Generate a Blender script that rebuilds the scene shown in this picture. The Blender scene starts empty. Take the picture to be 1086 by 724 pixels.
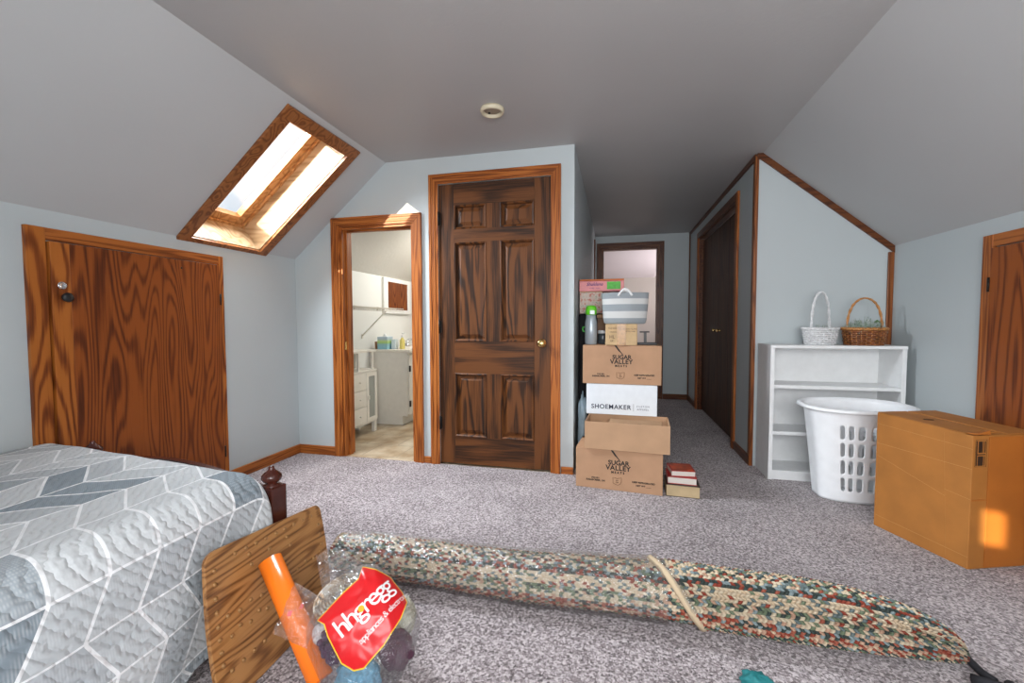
import bpy, bmesh, math, random
from mathutils import Vector, Matrix, noise
random.seed(7)
C = bpy.context.scene.collection
S = bpy.context.scene
# ------------------------------------------------------------------ camera
CAM = bpy.data.cameras.new('camera'); cam = bpy.data.objects.new('camera', CAM); C.objects.link(cam)
CAM.sensor_width = 36.0; CAM.lens = 453.81 / 1086 * 36.0; CAM.clip_start = 0.05
def cam_matrix(yaw, pitch, roll):
    f = Vector((-math.sin(yaw)*math.cos(pitch), math.cos(yaw)*math.cos(pitch), -math.sin(pitch)))
    r = Vector((math.cos(yaw), math.sin(yaw), 0)); u = r.cross(f)
    c, s = math.cos(roll), math.sin(roll)
    r2 = c*r + s*u; u2 = -s*r + c*u
    return Matrix((( r2.x, u2.x, -f.x, 0), (r2.y, u2.y, -f.y, 0), (r2.z, u2.z, -f.z, 1.05), (0, 0, 0, 1)))
cam.matrix_world = cam_matrix(math.radians(13.4415), math.radians(2.5537), math.radians(-0.1278))
S.camera = cam
# ------------------------------------------------------------------ light
S.view_settings.view_transform = 'Standard'; S.view_settings.look = 'None'
S.view_settings.exposure = 0.0; S.view_settings.gamma = 1.0; S.view_settings.use_curve_mapping = False
W = bpy.data.worlds.new('sky'); S.world = W; W.use_nodes = True
W.node_tree.nodes['Background'].inputs[0].default_value = (0.80, 0.89, 0.97, 1)
W.node_tree.nodes['Background'].inputs[1].default_value = 1.1
def light(name, kind, loc, direction, energy, color, size=None, spread=None):
    d = bpy.data.lights.new(name, kind); d.energy = energy; d.color = color
    o = bpy.data.objects.new(name, d); C.objects.link(o); o.location = loc
    o.rotation_euler = Vector(direction).to_track_quat('-Z', 'Y').to_euler()
    if kind == 'AREA' and size:
        d.shape = 'RECTANGLE'; d.size, d.size_y = size
        if spread: d.spread = math.radians(spread)
    return o
sun = light('sun', 'SUN', (-4, -4, 5), (0.55, 0.75, -0.42), 17.0, (1.0, 0.86, 0.60)); sun.data.angle = math.radians(0.53)
light('rear_fill', 'AREA', (0.25, -0.70, 1.35), (0.12, 1, -0.05), 66.0, (0.98, 0.985, 1.0), (1.5, 1.2))  # added fill lamp inside the room, in front of the closed blind
light('left_rear_fill', 'AREA', (-1.0, -0.72, 1.25), (0.25, 1, 0.1), 10.0, (0.93, 0.97, 1.0), (0.6, 0.9))  # added fill lamp at the left rear; the wall has no window here
light('right_rear_fill', 'AREA', (1.25, -0.72, 1.2), (0.05, 1, 0.0), 16.0, (0.97, 0.985, 1.0), (0.6, 0.9))  # added fill lamp to brighten the right gable; no window behind it
light('bath_lamp_light', 'AREA', (-1.55, 4.35, 2.05), (-0.3, 0, -1), 20.0, (1.0, 0.94, 0.84), (0.5, 0.5))
light('back_room_daylight', 'AREA', (1.6, 7.3, 1.5), (-1, 0, 0.35), 36.0, (1.0, 0.93, 0.95), (1.0, 1.0))
light('skylight_daylight', 'AREA', (-2.26, 2.31, 2.15), (0.646, 0, -0.763), 52.0, (0.95, 0.98, 1.0), (0.36, 0.74), 115)

# ------------------------------------------------------------------ helpers
class MB:
    def __init__(s): s.bm = bmesh.new()
    def box(s, x0, x1, y0, y1, z0, z1, bev=0, seg=2):
        b = bmesh.new(); bmesh.ops.create_cube(b, size=1)
        for v in b.verts: v.co = Vector((x0+(v.co.x+.5)*(x1-x0), y0+(v.co.y+.5)*(y1-y0), z0+(v.co.z+.5)*(z1-z0)))
        if bev: bmesh.ops.bevel(b, geom=b.edges[:], offset=bev, segments=seg, affect='EDGES', profile=.5)
        return s.add(b)
    def add(s, b, M=None):
        if M is not None: b.transform(M)
        vs = [s.bm.verts.new(v.co) for v in b.verts]
        b.verts.index_update()
        uvb = b.loops.layers.uv.active
        uvs = (s.bm.loops.layers.uv.active or s.bm.loops.layers.uv.new('UVMap')) if uvb else None
        for f in b.faces:
            try: nf = s.bm.faces.new([vs[v.index] for v in f.verts])
            except ValueError: continue
            nf.smooth = f.smooth; nf.material_index = f.material_index
            if uvb:
                for l, k in zip(nf.loops, f.loops): l[uvs].uv = k[uvb].uv
        b.free(); return s
    def prism(s, pts, axis, a, b):
        """polygon pts in the two other axes, extruded along axis from a to b"""
        def P(p, t):
            return {'x': (t, p[0], p[1]), 'y': (p[0], t, p[1]), 'z': (p[0], p[1], t)}[axis]
        n = len(pts)
        A = [s.bm.verts.new(P(p, a)) for p in pts]; B = [s.bm.verts.new(P(p, b)) for p in pts]
        s.bm.faces.new(A); s.bm.faces.new(B[::-1])
        for i in range(n): s.bm.faces.new((A[i], B[i], B[(i+1) % n], A[(i+1) % n]))
        return s
    def hexa(s, q0, q1):
        """two quads (4 points each) joined to a solid"""
        A = [s.bm.verts.new(p) for p in q0]; B = [s.bm.verts.new(p) for p in q1]
        s.bm.faces.new(A); s.bm.faces.new(B[::-1])
        for i in range(4): s.bm.faces.new((A[i], B[i], B[(i+1) % 4], A[(i+1) % 4]))
        return s
    def lathe(s, prof, loc=(0, 0, 0), rot=None, n=24, sx=1, sy=1):
        b = bmesh.new(); rings = []
        for r, z in prof:
            if r < 1e-6: rings.append([b.verts.new((0, 0, z))])
            else: rings.append([b.verts.new((r*sx*math.cos(2*math.pi*i/n), r*sy*math.sin(2*math.pi*i/n), z)) for i in range(n)])
        for a, c in zip(rings, rings[1:]):
            for i in range(n):
                j = (i+1) % n
                if len(a) == 1 and len(c) == 1: continue
                if len(a) == 1: f = b.faces.new((a[0], c[j], c[i]))
                elif len(c) == 1: f = b.faces.new((a[i], a[j], c[0]))
                else: f = b.faces.new((a[i], a[j], c[j], c[i]))
                f.smooth = True
        M = Matrix.Translation(loc)
        if rot is not None: M = M @ rot
        return s.add(b, M)
    def tube(s, pts, r, n=8, closed=False):
        b = bmesh.new(); pts = [Vector(p) for p in pts]; rings = []; N = len(pts)
        up = None
        for i, p in enumerate(pts):
            if closed: t = pts[(i+1) % N]-pts[i-1]
            else: t = pts[min(i+1, N-1)]-pts[max(i-1, 0)]
            t.normalize()
            if up is None: up = t.orthogonal().normalized()
            up = (up - t*up.dot(t)).normalized(); w = t.cross(up)
            rr = r(i/(N-1)) if callable(r) else r
            rings.append([b.verts.new(p+rr*(math.cos(2*math.pi*k/n)*up+math.sin(2*math.pi*k/n)*w)) for k in range(n)])
        prs = list(zip(rings, rings[1:])) + ([(rings[-1], rings[0])] if closed else [])
        for a, c in prs:
            for k in range(n):
                f = b.faces.new((a[k], a[(k+1) % n], c[(k+1) % n], c[k])); f.smooth = True
        if not closed: b.faces.new(rings[0][::-1]); b.faces.new(rings[-1])
        return s.add(b)
    def grid(s, fn, nu, nv, uv=None, smooth=True, closed_u=False):
        b = bmesh.new(); L = b.loops.layers.uv.new('UVMap')
        V = [[b.verts.new(fn(i/nu, j/nv)) for j in range(nv+1)] for i in range(nu+(0 if closed_u else 1))]
        for i in range(nu):
            for j in range(nv):
                k = (i+1) % nu if closed_u else i+1
                f = b.faces.new((V[i][j], V[k][j], V[k][j+1], V[i][j+1])); f.smooth = smooth
                for l, (a, c) in zip(f.loops, ((i, j), (i+1, j), (i+1, j+1), (i, j+1))):
                    l[L].uv = uv(a/nu, c/nv) if uv else (a/nu, c/nv)
        return s.add(b)
    def build(s, name, m, parent=None, world=False, bev=0, fix=True, solid=0):
        if world and parent:
            o = parent
            while o.parent: o = o.parent
            inv = (Matrix.Translation(o.location) @ o.rotation_euler.to_matrix().to_4x4()).inverted()
            s.bm.transform(inv)
        if fix: bmesh.ops.recalc_face_normals(s.bm, faces=s.bm.faces[:])
        me = bpy.data.meshes.new(name); s.bm.to_mesh(me); s.bm.free()
        for k in (m if isinstance(m, (list, tuple)) else [m]): me.materials.append(k)
        o = bpy.data.objects.new(name, me); C.objects.link(o)
        if parent: o.parent = parent
        if bev:
            md = o.modifiers.new('bevel', 'BEVEL'); md.width = bev; md.segments = 2; md.limit_method = 'ANGLE'
        if solid:
            md = o.modifiers.new('solid', 'SOLIDIFY'); md.thickness = solid; md.offset = 0
        return o
def tag(o, label=None, cat=None, group=None, kind=None):
    if label: o['label'] = label
    if cat: o['category'] = cat
    if group: o['group'] = group
    if kind: o['kind'] = kind
    return o
def thing(name, label, cat, loc=(0, 0, 0), rotz=0, group=None, kind=None):
    o = bpy.data.objects.new(name, None); C.objects.link(o); o.empty_display_size = .05
    o.location = loc; o.rotation_euler = (0, 0, rotz)
    return tag(o, label, cat, group, kind)
def struct(name, mb, m, **k):
    return tag(mb.build(name, m, **k), kind='structure')
def text_bm(txt, size, align='CENTER', bold=0.0, sp=1.0, shear=0.0):
    """flat lettering in the XY plane as a bmesh"""
    cu = bpy.data.curves.new('t', 'FONT'); cu.body = txt; cu.size = size; cu.align_x = align; cu.align_y = 'CENTER'
    cu.offset = bold; cu.space_character = sp; cu.shear = shear; cu.resolution_u = 3
    o = bpy.data.objects.new('t', cu); C.objects.link(o)
    dg = bpy.context.evaluated_depsgraph_get(); dg.update()
    me = bpy.data.meshes.new_from_object(o.evaluated_get(dg))
    b = bmesh.new(); b.from_mesh(me)
    bpy.data.objects.remove(o); bpy.data.curves.remove(cu); bpy.data.meshes.remove(me)
    return b
FRONT = Matrix(((1, 0, 0, 0), (0, 0, -1, 0), (0, 1, 0, 0), (0, 0, 0, 1)))      # text XY -> world XZ, facing -Y

# ------------------------------------------------------------------ materials
def newmat(name):
    m = bpy.data.materials.new(name); m.use_nodes = True
    nt = m.node_tree; return m, nt, nt.nodes['Principled BSDF']
def N(nt, t, **k):
    n = nt.nodes.new(t)
    for a, v in k.items():
        if a.startswith('i_'): n.inputs[int(a[2:]) if a[2:].isdigit() else a[2:]].default_value = v
        else: setattr(n, a, v)
    return n
def ramp(nt, fac, stops, interp='LINEAR'):
    r = nt.nodes.new('ShaderNodeValToRGB'); r.color_ramp.interpolation = interp
    e = r.color_ramp.elements
    while len(e) < len(stops): e.new(0.5)
    for el, (p, c) in zip(e, stops): el.position = p; el.color = (*c, 1)
    nt.links.new(fac, r.inputs[0]); return r
def math_(nt, op, a, b=None, c=None):
    n = nt.nodes.new('ShaderNodeMath'); n.operation = op
    for i, x in enumerate((a, b, c)):
        if x is None: continue
        if isinstance(x, (int, float)): n.inputs[i].default_value = x
        else: nt.links.new(x, n.inputs[i])
    return n.outputs[0]
def bump(nt, bs, h, st, dist=.01):
    b = N(nt, 'ShaderNodeBump'); b.inputs['Strength'].default_value = st; b.inputs['Distance'].default_value = dist
    nt.links.new(h, b.inputs['Height']); nt.links.new(b.outputs[0], bs.inputs['Normal'])
def plain(name, col, rough=.5, metal=0, var=0.0, vs=20, bs_=0.0, bsc=200, spec=None):
    m, nt, b = newmat(name)
    b.inputs['Base Color'].default_value = (*col, 1); b.inputs['Roughness'].default_value = rough; b.inputs['Metallic'].default_value = metal
    if spec is not None: b.inputs['Specular IOR Level'].default_value = spec
    tc = N(nt, 'ShaderNodeTexCoord')
    n = N(nt, 'ShaderNodeTexNoise'); n.inputs['Scale'].default_value = vs; n.inputs['Detail'].default_value = 4
    nt.links.new(tc.outputs['Object'], n.inputs['Vector'])
    v = max(var, .03)
    r = ramp(nt, n.outputs[0], [(.3, tuple(c*(1-v) for c in col)), (.7, tuple(min(1, c*(1+v)) for c in col))])
    nt.links.new(r.outputs[0], b.inputs['Base Color'])
    if bs_:
        n2 = N(nt, 'ShaderNodeTexNoise'); n2.inputs['Scale'].default_value = bsc; n2.inputs['Detail'].default_value = 3
        nt.links.new(tc.outputs['Object'], n2.inputs['Vector']); bump(nt, b, n2.outputs[0], bs_, .004)
    return m
def wood(name, axis, dark, mid, light_, rough=.35, rings=9, stretch=.09, scale=5.0, pores=.5, coat=.0, seed=0.0, ramt=.55):
    """wood with cathedral grain running along axis"""
    m, nt, b = newmat(name); tc = N(nt, 'ShaderNodeTexCoord')
    mp = N(nt, 'ShaderNodeMapping'); nt.links.new(tc.outputs['Object'], mp.inputs[0])
    sc = [scale]*3; sc['xyz'.index(axis)] = scale*stretch; mp.inputs['Scale'].default_value = sc
    mp.inputs['Location'].default_value = (seed, seed*.7, seed*1.3)
    n = N(nt, 'ShaderNodeTexNoise'); n.inputs['Scale'].default_value = 1.0; n.inputs['Detail'].default_value = 1.0
    n.inputs['Roughness'].default_value = .3; n.inputs['Distortion'].default_value = .15
    nt.links.new(mp.outputs[0], n.inputs['Vector'])
    npz = N(nt, 'ShaderNodeTexNoise'); npz.inputs['Scale'].default_value = 9.0; npz.inputs['Detail'].default_value = 3; nt.links.new(mp.outputs[0], npz.inputs['Vector'])
    ph_ = math_(nt, 'MULTIPLY_ADD', npz.outputs[0], .9, math_(nt, 'MULTIPLY', n.outputs[0], rings*7.2))
    ring = math_(nt, 'POWER', math_(nt, 'MULTIPLY_ADD', math_(nt, 'SINE', ph_), .5, .5), 1.7)
    mp2 = N(nt, 'ShaderNodeMapping'); nt.links.new(tc.outputs['Object'], mp2.inputs[0])
    sc2 = [150.0]*3; sc2['xyz'.index(axis)] = 5.0; mp2.inputs['Scale'].default_value = sc2
    n2 = N(nt, 'ShaderNodeTexNoise'); n2.inputs['Scale'].default_value = 1.0; n2.inputs['Detail'].default_value = 3
    nt.links.new(mp2.outputs[0], n2.inputs['Vector'])
    n3 = N(nt, 'ShaderNodeTexNoise'); n3.inputs['Scale'].default_value = .6; nt.links.new(mp.outputs[0], n3.inputs['Vector'])
    f = math_(nt, 'ADD', math_(nt, 'MULTIPLY', ring, ramt), math_(nt, 'MULTIPLY', math_(nt, 'SUBTRACT', n2.outputs[0], .5), pores))
    f = math_(nt, 'ADD', f, math_(nt, 'MULTIPLY', math_(nt, 'SUBTRACT', n3.outputs[0], .5), .5))
    r = ramp(nt, f, [(.05, light_), (.42, mid), (.85, dark)])
    nt.links.new(r.outputs[0], b.inputs['Base Color']); b.inputs['Roughness'].default_value = rough
    b.inputs['Specular IOR Level'].default_value = .3; b.inputs['Coat Weight'].default_value = coat; b.inputs['Coat Roughness'].default_value = .15
    bump(nt, b, f, .12, .002)
    return m
OAK = dict(dark=(.075, .018, .004), mid=(.245, .064, .011), light_=(.40, .125, .025))
oak = {a: wood('oak_'+a, a, **OAK, scale=20, rings=6, stretch=.05, pores=.8, rough=.45) for a in 'xyz'}
ply = wood('oak_plywood', 'z', (.036, .0075, .0016), (.14, .030, .0045), (.27, .070, .0105), scale=8, rings=13, stretch=.11, pores=.9, rough=.5, ramt=.5)
plyedge = wood('oak_board', 'z', (.05, .011, .0025), (.20, .048, .007), (.40, .125, .02), scale=8, rings=8, stretch=.2, seed=3.1, pores=.8, rough=.5)
DARK = dict(dark=(.004, .0016, .0006), mid=(.024, .0082, .0024), light_=(.125, .042, .010))
dk = {a: wood('stained_'+a, a, **DARK, scale=9, rings=2, stretch=.12, pores=.75, rough=.5, ramt=.35) for a in 'xyz'}
dkp = wood('stained_panel', 'z', (.005, .0019, .0007), (.029, .0098, .0027), (.125, .042, .010), scale=12, rings=5, stretch=.12, pores=.7, rough=.5, seed=5, ramt=.45)
closetw = wood('closet_veneer', 'z', (.014, .0055, .0028), (.040, .0155, .0075), (.085, .034, .015), scale=16, rings=4, stretch=.06, pores=.9, rough=.5)
dtrim = {a: wood('dark_trim_'+a, a, (.03, .008, .003), (.085, .024, .008), (.14, .045, .014), scale=18, rings=5) for a in 'xyz'}
medtrim = wood('brown_trim', 'z', (.05, .013, .004), (.15, .042, .011), (.25, .08, .02), scale=20, rings=6, stretch=.05, pores=.8)
def paint(name, col, st=.12, sc=90, rough=.55):
    m, nt, b = newmat(name); tc = N(nt, 'ShaderNodeTexCoord')
    n = N(nt, 'ShaderNodeTexNoise'); n.inputs['Scale'].default_value = sc; n.inputs['Detail'].default_value = 3
    nt.links.new(tc.outputs['Object'], n.inputs['Vector'])
    n2 = N(nt, 'ShaderNodeTexNoise'); n2.inputs['Scale'].default_value = 1.3; nt.links.new(tc.outputs['Object'], n2.inputs['Vector'])
    r = ramp(nt, n2.outputs[0], [(.3, tuple(c*.97 for c in col)), (.7, tuple(min(1, c*1.02) for c in col))])
    nt.links.new(r.outputs[0], b.inputs['Base Color']); b.inputs['Roughness'].default_value = rough
    b.inputs['Specular IOR Level'].default_value = .3
    bump(nt, b, n.outputs[0], st, .003)
    return m
wallp = paint('wall_paint', (.49, .54, .555)); ceilp = paint('ceiling_paint', (.44, .432, .43), .2, 60, .42)
slopep = paint('slope_paint', (.495, .505, .51), .1, 90)
bathp = paint('bath_paint', (.72, .74, .73)); bathc = paint('bath_texture', (.70, .69, .65), .9, 28)
roomp = paint('back_room_paint', (.48, .44, .40)); roomc = paint('back_room_ceiling', (.78, .72, .74), .3, 60)
def carpet_mat():
    m, nt, b = newmat('carpet'); tc = N(nt, 'ShaderNodeTexCoord')
    n = N(nt, 'ShaderNodeTexNoise'); n.inputs['Scale'].default_value = 85; n.inputs['Detail'].default_value = 4; n.inputs['Roughness'].default_value = .75
    nt.links.new(tc.outputs['Object'], n.inputs['Vector'])
    v = N(nt, 'ShaderNodeTexVoronoi'); v.inputs['Scale'].default_value = 150; nt.links.new(tc.outputs['Object'], v.inputs['Vector'])
    n3 = N(nt, 'ShaderNodeTexNoise'); n3.inputs['Scale'].default_value = 3; n3.inputs['Detail'].default_value = 3; nt.links.new(tc.outputs['Object'], n3.inputs['Vector'])
    sep = N(nt, 'ShaderNodeSeparateColor'); nt.links.new(v.outputs['Color'], sep.inputs[0])
    f = math_(nt, 'ADD', math_(nt, 'MULTIPLY', n.outputs[0], .75), math_(nt, 'MULTIPLY', sep.outputs[0], .3))
    f = math_(nt, 'ADD', f, math_(nt, 'MULTIPLY', math_(nt, 'SUBTRACT', n3.outputs[0], .5), .18))
    r = ramp(nt, f, [(.33, (.055, .040, .041)), (.44, (.185, .150, .155)), (.54, (.315, .268, .278)), (.68, (.58, .52, .53))])
    nt.links.new(r.outputs[0], b.inputs['Base Color']); b.inputs['Roughness'].default_value = .95; b.inputs['Specular IOR Level'].default_value = .1
    b.inputs['Sheen Weight'].default_value = .3
    bump(nt, b, f, .8, .012); return m
def vinyl_mat():
    m, nt, b = newmat('vinyl_tile'); tc = N(nt, 'ShaderNodeTexCoord')
    n = N(nt, 'ShaderNodeTexNoise'); n.inputs['Scale'].default_value = 6; n.inputs['Detail'].default_value = 6; nt.links.new(tc.outputs['Object'], n.inputs['Vector'])
    br = N(nt, 'ShaderNodeTexBrick'); br.offset = .5; br.inputs['Scale'].default_value = 1.0; br.inputs['Brick Width'].default_value = .3; br.inputs['Row Height'].default_value = .3; br.inputs['Mortar Size'].default_value = .004
    nt.links.new(tc.outputs['Object'], br.inputs['Vector'])
    r = ramp(nt, n.outputs[0], [(.3, (.30, .20, .11)), (.5, (.46, .36, .24)), (.7, (.60, .52, .40))])
    mx = N(nt, 'ShaderNodeMix', data_type='RGBA'); nt.links.new(br.outputs['Fac'], mx.inputs[0]); nt.links.new(r.outputs[0], mx.inputs[6]); mx.inputs[7].default_value = (.30, .24, .17, 1)
    nt.links.new(mx.outputs[2], b.inputs['Base Color']); b.inputs['Roughness'].default_value = .3; return m
def clear_mat(name, col=(.95, .97, 1), gl=.12, op=.0, rough=.08, bs_=0.0, bsc=30):
    """thin clear film or pane: see-through with a gloss"""
    m, nt, b = newmat(name); out = nt.nodes['Material Output']
    tr = N(nt, 'ShaderNodeBsdfTransparent'); tr.inputs[0].default_value = (*col, 1)
    gs = N(nt, 'ShaderNodeBsdfGlossy'); gs.inputs['Roughness'].default_value = rough; gs.inputs[0].default_value = (.95, .96, .97, 1)
    df = N(nt, 'ShaderNodeBsdfTranslucent'); df.inputs[0].default_value = (.85, .87, .88, 1)
    lw = N(nt, 'ShaderNodeLayerWeight'); lw.inputs[0].default_value = .35
    if bs_:
        tc = N(nt, 'ShaderNodeTexCoord'); n = N(nt, 'ShaderNodeTexNoise'); n.inputs['Scale'].default_value = bsc; n.inputs['Detail'].default_value = 4; n.inputs['Distortion'].default_value = 1.2
        nt.links.new(tc.outputs['Object'], n.inputs['Vector'])
        bp_ = N(nt, 'ShaderNodeBump'); bp_.inputs['Strength'].default_value = bs_; bp_.inputs['Distance'].default_value = .03
        nt.links.new(n.outputs[0], bp_.inputs['Height']); nt.links.new(bp_.outputs[0], gs.inputs['Normal']); nt.links.new(bp_.outputs[0], lw.inputs['Normal'])
    f = math_(nt, 'MULTIPLY_ADD', lw.outputs['Facing'], gl, .05)
    m1 = N(nt, 'ShaderNodeMixShader'); nt.links.new(f, m1.inputs[0]); nt.links.new(tr.outputs[0], m1.inputs[1]); nt.links.new(gs.outputs[0], m1.inputs[2])
    m2 = N(nt, 'ShaderNodeMixShader'); m2.inputs[0].default_value = op; nt.links.new(m1.outputs[0], m2.inputs[1]); nt.links.new(df.outputs[0], m2.inputs[2])
    nt.links.new(m2.outputs[0], out.inputs['Surface']); return m
def rug_mat():
    m, nt, b = newmat('braided_wool'); uv = N(nt, 'ShaderNodeUVMap'); sp = N(nt, 'ShaderNodeSeparateXYZ'); nt.links.new(uv.outputs[0], sp.inputs[0])
    row = math_(nt, 'FLOOR', sp.outputs[1]); odd = math_(nt, 'MODULO', row, 2.0)
    fv0 = math_(nt, 'FRACT', sp.outputs[1])
    sl_ = math_(nt, 'MULTIPLY', math_(nt, 'MULTIPLY_ADD', odd, 2.0, -1.0), math_(nt, 'MULTIPLY', fv0, .55))
    u = math_(nt, 'ADD', math_(nt, 'ADD', sp.outputs[0], math_(nt, 'MULTIPLY', odd, .5)), sl_); cell = math_(nt, 'FLOOR', u)
    band = math_(nt, 'FLOOR', math_(nt, 'DIVIDE', math_(nt, 'ADD', row, math_(nt, 'MULTIPLY', cell, .02)), 2.0))
    def rnd(a, b_):
        cb = N(nt, 'ShaderNodeCombineXYZ')
        for k, x in enumerate((a, b_)):
            if isinstance(x, (int, float)): cb.inputs[k].default_value = x
            else: nt.links.new(x, cb.inputs[k])
        w_ = N(nt, 'ShaderNodeTexWhiteNoise', noise_dimensions='2D'); nt.links.new(cb.outputs[0], w_.inputs['Vector']); return w_.outputs['Value']
    strand = math_(nt, 'MODULO', math_(nt, 'ADD', cell, 3000.0), 3.0)
    jit = math_(nt, 'MULTIPLY', rnd(cell, row), .22)
    f1 = math_(nt, 'FRACT', math_(nt, 'ADD', rnd(band, math_(nt, 'ADD', strand, 7.0)), jit))
    col = [(0, (.05, .065, .06)), (.13, (.26, .055, .035)), (.27, (.58, .45, .31)), (.38, (.14, .18, .18)), (.50, (.62, .52, .38)), (.62, (.16, .20, .13)), (.73, (.48, .30, .21)), (.84, (.33, .10, .065)), (.92, (.24, .30, .31))]
    r = ramp(nt, f1, col, 'CONSTANT')
    beige = math_(nt, 'LESS_THAN', math_(nt, 'ADD', strand, math_(nt, 'MULTIPLY', math_(nt, 'LESS_THAN', rnd(band, 91.0), .62), 3.0)), .5)
    mxb = N(nt, 'ShaderNodeMix', data_type='RGBA'); nt.links.new(beige, mxb.inputs[0]); nt.links.new(r.outputs[0], mxb.inputs[6]); mxb.inputs[7].default_value = (.58, .47, .34, 1)
    fu = math_(nt, 'SUBTRACT', math_(nt, 'FRACT', u), .5); fv = math_(nt, 'SUBTRACT', fv0, .5)
    d = math_(nt, 'ADD', math_(nt, 'POWER', math_(nt, 'ABSOLUTE', fu), 2.0), math_(nt, 'POWER', math_(nt, 'ABSOLUTE', fv), 2.0))
    h = math_(nt, 'SUBTRACT', .35, d)
    bump(nt, b, h, 1.0, .02)
    nt.links.new(mxb.outputs[2], b.inputs['Base Color']); b.inputs['Roughness'].default_value = .9; b.inputs['Specular IOR Level'].default_value = .15
    return m
def quilt_mat():
    m, nt, b = newmat('quilt'); uv = N(nt, 'ShaderNodeUVMap'); sp = N(nt, 'ShaderNodeSeparateXYZ'); nt.links.new(uv.outputs[0], sp.inputs[0])
    ci = math_(nt, 'FLOOR', sp.outputs[0]); cj = math_(nt, 'FLOOR', sp.outputs[1])
    fu = math_(nt, 'FRACT', sp.outputs[0]); fv = math_(nt, 'FRACT', sp.outputs[1])
    eu = math_(nt, 'MULTIPLY', math_(nt, 'MINIMUM', fu, math_(nt, 'SUBTRACT', 1.0, fu)), .17)
    ev = math_(nt, 'MULTIPLY', math_(nt, 'MINIMUM', fv, math_(nt, 'SUBTRACT', 1.0, fv)), .095)
    line = math_(nt, 'LESS_THAN', math_(nt, 'MINIMUM', eu, ev), .0036)
    cb = N(nt, 'ShaderNodeCombineXYZ'); nt.links.new(ci, cb.inputs[0]); nt.links.new(cj, cb.inputs[1])
    wn = N(nt, 'ShaderNodeTexWhiteNoise', noise_dimensions='2D'); nt.links.new(cb.outputs[0], wn.inputs['Vector'])
    r = ramp(nt, wn.outputs['Value'], [(0, (.55, .575, .59)), (.3, (.48, .51, .53)), (.55, (.42, .45, .475)), (.76, (.33, .37, .40)), (.89, (.22, .265, .30))], 'CONSTANT')
    tc = N(nt, 'ShaderNodeTexCoord')
    # fine printed ticks inside each patch
    wv = N(nt, 'ShaderNodeTexWave', wave_type='BANDS', bands_direction='Y'); wv.inputs['Scale'].default_value = 55; wv.inputs['Distortion'].default_value = 1.5
    nt.links.new(tc.outputs['Object'], wv.inputs['Vector'])
    wv2 = N(nt, 'ShaderNodeTexWave', wave_type='BANDS', bands_direction='X'); wv2.inputs['Scale'].default_value = 40; wv2.inputs['Distortion'].default_value = 1.0
    nt.links.new(tc.outputs['Object'], wv2.inputs['Vector'])
    tick = math_(nt, 'MULTIPLY', wv.outputs['Fac'], wv2.outputs['Fac'])
    mx0 = N(nt, 'ShaderNodeMix', data_type='RGBA'); nt.links.new(math_(nt, 'MULTIPLY', tick, .30), mx0.inputs[0]); nt.links.new(r.outputs[0], mx0.inputs[6]); mx0.inputs[7].default_value = (.66, .68, .69, 1)
    mx = N(nt, 'ShaderNodeMix', data_type='RGBA'); nt.links.new(line, mx.inputs[0]); nt.links.new(mx0.outputs[2], mx.inputs[6]); mx.inputs[7].default_value = (.82, .835, .85, 1)
    nt.links.new(mx.outputs[2], b.inputs['Base Color']); b.inputs['Roughness'].default_value = .9; b.inputs['Specular IOR Level'].default_value = .15
    # wavy quilting stitches
    q = N(nt, 'ShaderNodeTexWave', wave_type='BANDS', bands_direction='DIAGONAL'); q.inputs['Scale'].default_value = 20; q.inputs['Distortion'].default_value = 3.2; q.inputs['Detail'].default_value = 1.0; q.inputs['Detail Scale'].default_value = 2.2
    nt.links.new(tc.outputs['Object'], q.inputs['Vector'])
    h = math_(nt, 'POWER', q.outputs['Fac'], .5)
    bump(nt, b, h, .8, .0045); return m
carpet = carpet_mat(); vinyl = vinyl_mat(); ruggy = rug_mat(); quiltm = quilt_mat()
glass = clear_mat('window_glass', (.96, .98, 1), .15, .0, .02); film = clear_mat('clear_plastic', (.97, .98, .985), .55, .13, .14, 1.0, 16)
flapfilm = clear_mat('crumpled_plastic', (.95, .96, .965), .6, .26, .16, 1.0, 14)
wrap = clear_mat('clear_wrap', (.97, .975, .98), .48, .12, .2, .9, 24)
jarglass = clear_mat('jar_glass', (.6, .65, .68), .5, .2, .1)
white = plain('white_paint', (.80, .815, .82), .4); whitep = plain('white_plastic', (.86, .885, .91), .35); bathw = plain('bath_white', (.70, .68, .62), .4)
kraft = plain('kraft_card', (.43, .25, .145), .8, var=.07, vs=8, bs_=.1, bsc=60); kraft2 = plain('kraft_card_plain', (.45, .275, .16), .8, var=.07, vs=8, bs_=.1, bsc=60)
kraftd = plain('kraft_inside', (.38, .225, .12), .85, var=.05); orangecard = plain('orange_card', (.40, .155, .028), .7, var=.12, vs=7, bs_=.12, bsc=40)
orangecard2 = plain('orange_card_patch', (.40, .125, .014), .7, var=.1, vs=6, bs_=.1, bsc=40)
ink = plain('black_ink', (.012, .011, .010), .7); inknavy = plain('navy_ink', (.02, .03, .06), .7); inkfade = plain('faded_ink', (.10, .055, .03), .8)
whitecard = plain('white_card', (.72, .76, .80), .6, bs_=.05); tanbox = plain('tan_card', (.52, .36, .19), .7, var=.12, vs=25); tape = plain('brown_tape', (.38, .19, .05), .25, var=.3, vs=40)
brass = plain('brass', (.72, .50, .20), .25, 1); chrome = plain('chrome', (.75, .77, .8), .15, 1); black = plain('black_plastic', (.012, .012, .013), .45); blackiron = plain('black_iron', (.015, .013, .012), .4, .5)
cream = plain('cream_plastic', (.62, .55, .40), .45); darkfab = plain('black_fabric', (.012, .012, .016), .85, bs_=.3, bsc=250)
cherry = plain('cherry_wood', (.055, .012, .007), .22, var=.35, vs=12); oranget = plain('orange_vinyl', (.95, .20, .012), .25, var=.02)
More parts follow.
